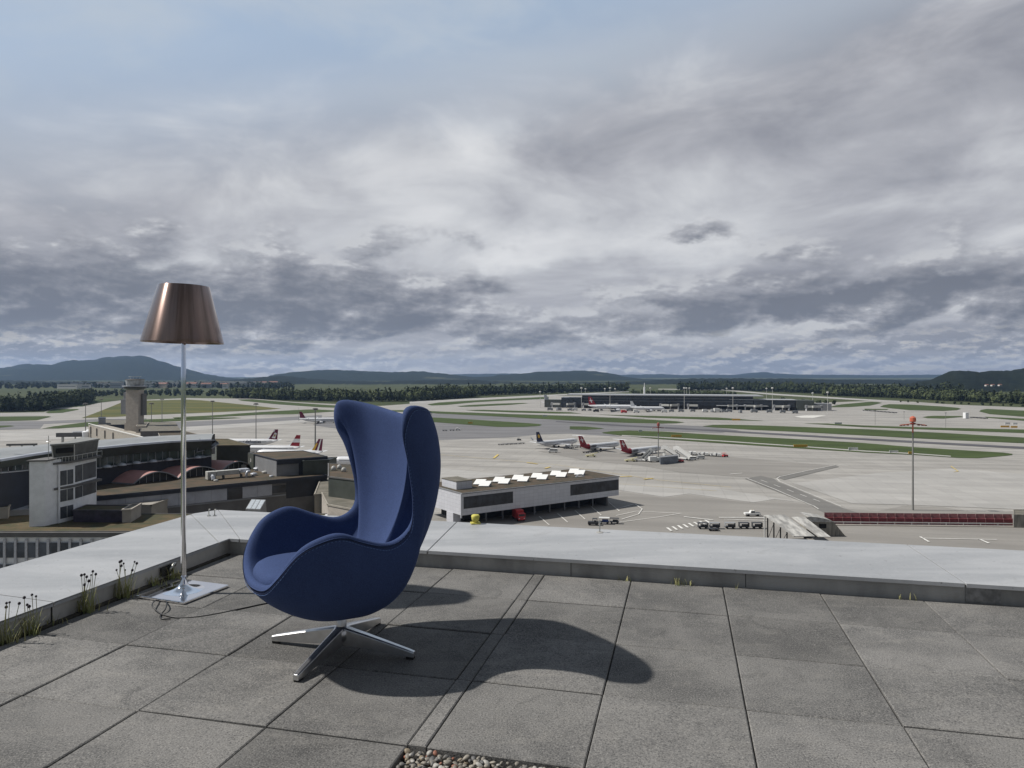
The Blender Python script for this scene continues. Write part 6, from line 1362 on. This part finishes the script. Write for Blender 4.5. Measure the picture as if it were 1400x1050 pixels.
# ================================================================== VEHICLES AND GROUND EQUIPMENT
CWH = flat('vehicle_white', (.66, .66, .64), .35); CGR = flat('vehicle_grey', (.25, .26, .27), .5); CYE = mat('vehicle_pale_yellow', (.60, .56, .33), .5); CRD = flat('vehicle_red', (.50, .045, .05), .5); CDK = flat('vehicle_dark', (.035, .037, .042), .5); CBL = flat('vehicle_blue', (.03, .06, .20), .5)
def wheels(o, xs, w_, r_=.33):
    for x_ in xs:
        for s in (-1, 1): mb = MB(); mb.tube([(x_, s * w_ / 2 - s * .24, r_), (x_, s * w_ / 2 + s * .02, r_)], r_, 12); mb.build('wheel', TYRE, o)
def vehicle(kind, label, px, py, deg, c=None, name=None, cat=None, group=None, sc_=1.0):
    p = W(px, py, 0); c = c or CWH
    o = thing(name or kind, label, cat or kind.replace('_', ' '), (p[0], p[1], .13), R(deg), group); o.scale = (sc_,) * 3
    if kind == 'minibus':
        wheels(o, (-1.8, 1.7), 2.0, .36); mb = MB()
        prof = [(-2.8, .35), (2.8, .35), (2.85, 1.1), (2.3, 1.35), (1.7, 2.25), (-2.7, 2.3), (-2.8, 1.9)]
        n = len(prof); mb.add([(x_, -1.0, z_) for x_, z_ in prof] + [(x_, 1.0, z_) for x_, z_ in prof], [tuple(range(n)), tuple(range(2 * n - 1, n - 1, -1))] + [(i, i + n, (i + 1) % n + n, (i + 1) % n) for i in range(n)]); mb.build('body', c, o, bevel=.06)
        for s in (-1, 1): mb = MB(); mb.box((-.35, s * 1.0, 1.7), (4.2, .05, .6)); mb.build('side_window', GLASS, o)
        mb = MB(); mb.add([(2.24, -.85, 1.45), (2.24, .85, 1.45), (1.80, .82, 2.12), (1.80, -.82, 2.12)], [(0, 1, 2, 3)]); [mb.v.__setitem__(i, (mb.v[i][0] + .04, mb.v[i][1], mb.v[i][2] + .03)) for i in range(4)]; mb.build('windscreen', GLASS, o)
    elif kind == 'pickup':
        wheels(o, (-1.55, 1.5), 1.85, .36); mb = MB(); mb.box((0, 0, .75), (5.0, 1.8, .62)); mb.build('body', c, o, bevel=.08)
        mb = MB(); mb.prism([(-.9, -.8), (.9, -.8), (.9, .8), (-.9, .8)], 1.06, 1.8); 
        mb.v = [(v[0] * (.62 if v[2] > 1.5 else 1), v[1] * (.88 if v[2] > 1.5 else 1), v[2]) for v in mb.v]; mb.build('cab', c, o, bevel=.05)
        for s in (-1, 1): mb = MB(); mb.add([(-.72, s * .80, 1.14), (.72, s * .80, 1.14), (.52, s * .735, 1.66), (-.52, s * .735, 1.66)], [(0, 1, 2, 3)]); mb.build('side_window', GLASS, o)
        mb = MB(); mb.box((-1.7, 0, 1.08), (1.4, 1.5, .06)); mb.build('load_bed', CDK, o); mb = MB(); mb.tube([(0, 0, 1.8), (0, 0, 1.95)], .12, 8); mb.build('beacon', YLO, o)
    elif kind == 'truck':
        wheels(o, (-2.2, 2.2), 2.3, .48); mb = MB(); mb.box((2.3, 0, 1.5), (1.7, 2.3, 2.1)); mb.build('cab', c, o, bevel=.1)
        mb = MB(); mb.box((-.8, 0, 1.9), (4.3, 2.4, 2.6)); mb.build('cargo_box', c, o, bevel=.05); mb = MB(); mb.box((3.17, 0, 1.95), (.05, 1.9, .7)); mb.build('windscreen', GLASS, o); mb = MB(); mb.box((-.3, 0, .65), (6.4, 1.0, .3)); mb.build('chassis', CDK, o)
        for s in (-1, 1): mb = MB(); mb.box((3.18, s * .8, .95), (.06, .35, .22)); mb.build('headlight', WHT, o)
    elif kind == 'baggage_tractor':
        wheels(o, (-.9, .9), 1.4, .34); mb = MB(); mb.box((0, 0, .65), (2.7, 1.35, .6)); mb.build('body', c, o, bevel=.06); mb = MB(); mb.box((-.45, 0, 1.72), (1.3, 1.3, .08)); [mb.box((x_, s * .58, 1.3), (.07, .07, .8)) for x_ in (-1.0, .1) for s in (-1, 1)]; mb.build('canopy', c, o)
        mb = MB(); mb.box((-.5, 0, 1.05), (.5, .9, .3)); mb.build('seat', CDK, o)
    elif kind == 'baggage_cart':
        wheels(o, (-.9, .9), 1.4, .28); mb = MB(); mb.box((0, 0, .62), (2.9, 1.5, .16)); mb.build('deck', CDK, o); mb = MB(); mb.box((0, 0, 1.75), (2.9, 1.55, .08)); [mb.box((s * 1.38, 0, 1.22), (.08, 1.5, 1.05)) for s in (-1, 1)]; mb.build('canopy', c, o)
        mb = MB(); mb.box((-.3, .1, 1.0), (1.7, 1.0, .55)); mb.build('load', CBL if c is CWH else CDK, o); mb = MB(); mb.tube([(1.45, 0, .5), (2.0, 0, .45)], .04, 5); mb.build('drawbar', STEEL, o)
    elif kind == 'dolly':
        wheels(o, (-.9, .9), 1.3, .26); mb = MB(); mb.box((0, 0, .55), (3.0, 1.9, .2)); mb.build('deck', c, o); mb = MB(); mb.tube([(1.5, 0, .5), (2.1, 0, .45)], .04, 5); mb.build('drawbar', STEEL, o)
    elif kind == 'passenger_stairs':
        wheels(o, (-2.4, 2.0), 2.0, .42); mb = MB(); mb.box((0, 0, .75), (6.4, 2.0, .5)); mb.build('chassis', CWH, o); mb = MB(); mb.box((2.6, -.55, 1.4), (1.2, .9, 1.1)); mb.build('cab', CWH, o)
        mb = MB(); mb.add([(-3.2, -.8, .9), (-3.2, .8, .9), (2.2, .8, 3.9), (2.2, -.8, 3.9), (-3.2, -.8, .6), (-3.2, .8, .6), (2.2, .8, 3.5), (2.2, -.8, 3.5)], [(0, 3, 2, 1), (4, 5, 6, 7), (0, 4, 7, 3), (1, 2, 6, 5)]); mb.build('steps', CDK if deg % 2 else CGR, o)
        for s in (-1, 1): mb = MB(); mb.add([(-3.3, s * .82, .8), (2.2, s * .82, 3.9), (3.4, s * .82, 3.9), (3.4, s * .82, 5.0), (2.1, s * .82, 5.0), (-3.4, s * .82, 1.9)], [(0, 1, 2, 3, 4, 5)]); mb.build('side_rail', CWH, o)
        mb = MB(); mb.box((2.9, 0, 3.75), (1.3, 1.7, .2)); mb.build('platform', CWH, o); mb = MB(); [mb.tube([(1.9, s * .6, 1), (2.6, s * .6, 3.7)], .09, 5) for s in (-1, 1)]; mb.build('strut', STEEL, o)
    elif kind == 'belt_loader':
        wheels(o, (-1.8, 1.8), 1.7, .34); mb = MB(); mb.box((0, 0, .65), (5.2, 1.6, .45)); mb.build('chassis', c, o); mb = MB(); mb.add([(-3.2, -.4, .9), (-3.2, .4, .9), (3.6, .4, 2.4), (3.6, -.4, 2.4), (-3.2, -.4, .7), (-3.2, .4, .7), (3.6, .4, 2.15), (3.6, -.4, 2.15)], [(0, 3, 2, 1), (4, 5, 6, 7), (0, 4, 7, 3), (1, 2, 6, 5), (3, 7, 6, 2), (0, 1, 5, 4)]); mb.build('belt', CDK if c is not CYE else CYE, o); mb = MB(); mb.box((1.0, -.55, 1.2), (1.0, .5, .7)); mb.build('cab', c, o)
    return o
vehicle('minibus', 'white minibus driving on the apron in front of the navy finned airliner', 756, 619, 172)
vehicle('pickup', 'white pickup driving left beside the covered ramp', 1028.5, 706, 180)
vehicle('truck', 'red truck parked under the stilts of the gate building', 709, 711, -72, CRD)
vehicle('baggage_tractor', 'dark baggage tractor parked right below the gate building, leftmost of its trio', 811, 718.5, 170, CDK, sc_=1.15)
vehicle('baggage_cart', 'white and blue baggage cart between the dark tractor and a dark cart', 826, 717, 172, CWH, sc_=1.1)
vehicle('baggage_cart', 'dark covered cart at the right end of the tractor trio', 840, 716.5, 172, CDK, sc_=.95)
for i, (px, c_) in enumerate(((961, CDK), (977, CGR), (998, CGR), (1017, CDK), (1035, CDK))):
    vehicle('baggage_cart', f'dark covered baggage cart left of the covered ramp, {["leftmost of five", "second of five, greyer", "third of five, in the middle", "fourth of five", "rightmost of five, next to the ramp"][i]}', px, 723.5 - i * .1, 178, c_, group='baggage carts beside the covered ramp', sc_=1.0)
vehicle('dolly', 'dark low dolly standing before the second covered cart', 975, 726, 178, CDK)
for i in range(6): vehicle('dolly', f'low dolly in the train on the apron beside the armchair, {["first", "second", "third", "fourth", "fifth", "last"][i]} from the left', 684 + i * 6, 608.6 - i * .35, 4, CDK, group='dolly train beside the armchair')
vehicle('baggage_tractor', 'small dark tractor standing above the dolly train', 709.5, 602.3, 30, CDK)
for i in range(5): vehicle('dolly', f'low dolly of the train under the navy finned airliner, {["first", "second", "third", "fourth", "last"][i]} from the left', 773 + i * 6.2, 613.6 - i * .5, 6, CDK, group='dollies below the navy finned jet')
for i in range(4): vehicle('dolly', f'low dolly of the train below the first red finned airliner, {["first", "second", "third", "last"][i]} from the left', 800 + i * 6.4, 619.4 - i * .5, 6, CDK, group='dollies below the first red finned jet')
vehicle('belt_loader', 'pale yellow belt loader below the first red finned airliner', 808, 625, 4, CYE)
vehicle('belt_loader', 'pale yellow belt loader left of the white passenger stairs, the left one', 862, 631.5, 6, CYE)
vehicle('belt_loader', 'white belt loader just left of the passenger stairs', 875, 631, 3, CWH)
vehicle('passenger_stairs', 'white passenger stairs leaning left beside the tall apron mast', 886, 630.5, 41, group='passenger stairs on the apron', sc_=1.3)
vehicle('passenger_stairs', 'passenger stairs with a dark belt behind the glass shelter', 917, 628, 151, group='passenger stairs on the apron', sc_=1.4)
vehicle('passenger_stairs', 'white passenger stairs right of the glass shelter', 933, 629, 140, group='passenger stairs on the apron', sc_=1.4)
s0_, s1_ = W(903, 635.5, 0), W(927, 633, 0)
o, bs = simple('low grey glass shelter with a white roof among the parked stairs', [s0_, s1_, (s1_[0] + .8, s1_[1] + 6), (s0_[0] + .8, s0_[1] + 6)], 0, 3.6, mat('pale_blue_glass', (.13, .15, .18), .25, var=.2, scale=.5), GREYC, GREYC, 'shelter', 'shelter')
vehicle('truck', 'white box truck standing left of the glass shelter', 894, 632, 12, CWH, sc_=.9)
vehicle('baggage_tractor', 'red tractor at the right end of the glass shelter', 931, 632, 20, CRD)
vehicle('minibus', 'small white van just right of the passenger stairs', 946, 629.5, 186, CWH, sc_=.85); vehicle('minibus', 'rounded white van, right one of two behind the stairs', 957.5, 628, 180, CWH, sc_=.8)
for i in range(8): vehicle(['baggage_cart', 'baggage_tractor'][i % 3 == 2], f'white service cart of the row right of the stairs, {["first", "second", "third", "fourth", "fifth", "sixth", "seventh", "last"][i]} from the left', 944 + i * 5.6, 622.2 + i * .35, [60, 75, 100][i % 3], CWH, group='service carts right of the stairs', sc_=1.05, name='service_cart', cat='cart')
vehicle('baggage_tractor', 'dark red tractor at the right end of the row of service carts', 991, 625, 30, CRD, sc_=1.25)
for i in range(9): vehicle('dolly', f'dark dolly far out on the taxiway below the right woods, {["first", "second", "third", "fourth", "fifth", "sixth", "seventh", "eighth", "last"][i]} from the left', 1182 + i * 5.2, 561.6 + i * .4, 6, CDK, group='dark dollies far out on the right taxiway', sc_=1.5)
for i in range(5): vehicle('dolly', f'dark dolly right of the white container on the far taxiway, {["first", "second", "third", "fourth", "last"][i]}', 1329 + i * 4.6, 571.4 + i * .3, 6, CDK, group='dollies right of the white container', sc_=1.5)
p = W(1320.5, 572.3, 0); wc = thing('container', 'tall white container standing on the far taxiway at the right', 'container', (*p, .2), R(20)); mb = MB(); mb.box((0, 0, 3), (4.6, 3, 6)); mb.build('body', WHT, wc, bevel=.1); mb = MB(); mb.box((0, -1.52, 3), (.12, .06, 5.6)); mb.build('door_seam', CGR, wc)
for i, (px, py, lb) in enumerate(((608, 589, 'leftmost'), (618, 588.6, 'middle one'), (626, 588.2, 'rightmost'))): vehicle('baggage_tractor' if i == 2 else 'dolly', f'dark apron vehicle on the dark asphalt right of the armchair, {lb}', px, py + .4, 5, CDK if i < 2 else CWH, group='vehicles on the dark asphalt right of the armchair', sc_=1.3, name='apron_vehicle', cat='apron vehicle')
for i, (px, py, c_) in enumerate(((786, 561.5, CWH), (870, 564.5, CWH), (908, 564, CWH), (964, 563.6, CWH), (981, 563.8, CWH), (997, 563.4, CGR), (815, 563.5, CDK), (853, 564.8, CRD))):
    vehicle('truck', f'{["white", "white", "white", "white", "white", "grey", "dark", "red"][i]} service truck at the far terminal, {["below its left wing", "between the two airliners", "right of the middle airliner", "left one of the pair near the canopy", "right one of the pair near the canopy", "near the canopy", "before the long airliner tail", "below the long airliner nose"][i]}', px, py, rnd.choice([0, 180, 5]), c_, group='service trucks at the far terminal', sc_=1.5 if i == 4 else 1.1)

tr = [o for o in col.objects if o.parent is None and str(o.get('label', '')).startswith('grey service truck')][0]; NTH = 'first second third fourth fifth sixth seventh eighth ninth tenth eleventh twelfth thirteenth fourteenth fifteenth sixteenth seventeenth eighteenth nineteenth last'.split()
for i, px in enumerate((752, 764, 779, 798, 806, 822, 846, 861, 893, 902, 918, 931, 947, 975, 990, 1012, 1031, 1052, 1070, 1087)):
    p = W(px, 560.6 + (px - 750) * .0125 + rnd.uniform(-.4, .8), 0)
    o = place(tr, True, (*p, .13), R(rnd.choice([0, 180, 90, 40])), f'tiny grey service truck along the far terminal, {NTH[i]} of the row from the left', 'tiny trucks along the far terminal')
    o.scale = (rnd.uniform(.8, 1.3),) * 3
# signs on the grass
SY = flat('sign_yellow', (.62, .36, .05), .6); SW = flat('sign_white_panel', (.62, .62, .60), .6)
for px0, px1, yb, hgt, m_, lb in ((918, 932, 598.4, 1.5, SY, 'yellow taxiway sign right of the apron mast with the dull red top'), (1085, 1104, 612.2, 1.5, SY, 'long yellow taxiway sign in the middle of the long grass strip'), (1160, 1173, 616.4, 1.6, SW, 'white back of a taxiway sign right of the long yellow one'),
                                 (1242, 1248, 621.6, 1.2, SY, 'small yellow sign at the foot of the orange topped mast'), (1368, 1380, 585.0, 1.5, SY, 'yellow taxiway sign at the right edge, left one of the pair'), (1382, 1391, 585.6, 1.5, SY, 'yellow taxiway sign at the right edge, right one of the pair'),
                                 (1374, 1381, 580.6, 1.5, SW, 'white sign behind the yellow pair, left one'), (1385, 1391, 581.0, 1.5, SW, 'white sign behind the yellow pair, right one'), (1001, 1012, 575.6, 1.8, SY, 'yellow sign before the middle of the far terminal'), (640, 646, 579.8, 1.4, SY, 'yellow sign on the dark grass island right of the armchair'),
                                 (873, 878, 591.2, 1.5, SW, 'small white sign left of the dull red topped mast'), (742, 748, 570.0, 1.6, SW, 'white sign on the grass left of the far terminal'), (1141, 1151, 580.5, 1.5, SW, 'flat white sign at the tip of the far right grass strip'), (1216, 1228, 619.6, 1.1, SW, 'low white equipment box left of the orange topped mast')):
    p, q = W(px0, yb, 0), W(px1, yb, 0); o = thing('taxiway_sign', lb, 'sign', ((p[0] + q[0]) / 2, p[1], .24)); w_ = q[0] - p[0]
    mb = MB(); mb.box((0, 0, hgt / 2 + .25), (w_, .25, hgt)); mb.build('panel', m_, o)
    for s in (-.35, .35): mb = MB(); mb.box((w_ * s, 0, .15), (.15, .15, .4)); mb.build('foot', CDK, o)
# jet bridges at the left beyond the hall
for i, (px, py, rz, lb) in enumerate(((97, 606, 8, 'dark jet bridge beyond the terminal hall roof, left one'), (110, 604, 35, 'white and dark jet bridge beyond the terminal hall roof, next to the ramp'))):
    p = W(px, py, 0); o = thing('jet_bridge', lb, 'jet bridge', (*p, 0), R(rz), 'jet bridges beyond the terminal hall')
    mb = MB(); mb.box((0, 0, 5.6), (17 if i == 0 else 9, 3, 2.7)); mb.build('tunnel', DARKG if i == 0 else ALW, o); mb = MB(); mb.lathe([(2.2, 3.9), (2.2, 7.4), (1, 8)], (9 if i == 0 else 5, 0, 0), 10); mb.build('rotunda', WHITE, o)
    mb = MB(); mb.box((-5 if i == 0 else -3, 0, 2.2), (.8, 2, 4.4)); mb.build('lift_leg', STEEL, o)
# white sheet of fresh concrete before the far terminal end
sheet('fresh_concrete', [[(1086, 569.5), (1100, 568.2), (1130, 568), (1112, 571.6), (1095, 571.4)]], .2, mat('fresh_concrete_white', (.55, .54, .50), .8))

# ================================================================== HAZE
HZ = bpy.data.materials.new('air_haze'); HZ.use_nodes = True; nt = HZ.node_tree; nt.nodes.clear(); k = NT(nt); o_ = k.n('ShaderNodeOutputMaterial'); v_ = k.n('ShaderNodeVolumePrincipled')
v_.inputs['Color'].default_value = (.42, .63, 1.0, 1); v_.inputs['Density'].default_value = HAZE_D; v_.inputs['Anisotropy'].default_value = .2; k.l(v_.outputs[0], o_.inputs['Volume'])
mb = MB(); mb.box((0, 200, 170), (29400, 29400, 344)); hz = mb.build('haze', HZ); hz['kind'] = 'stuff'
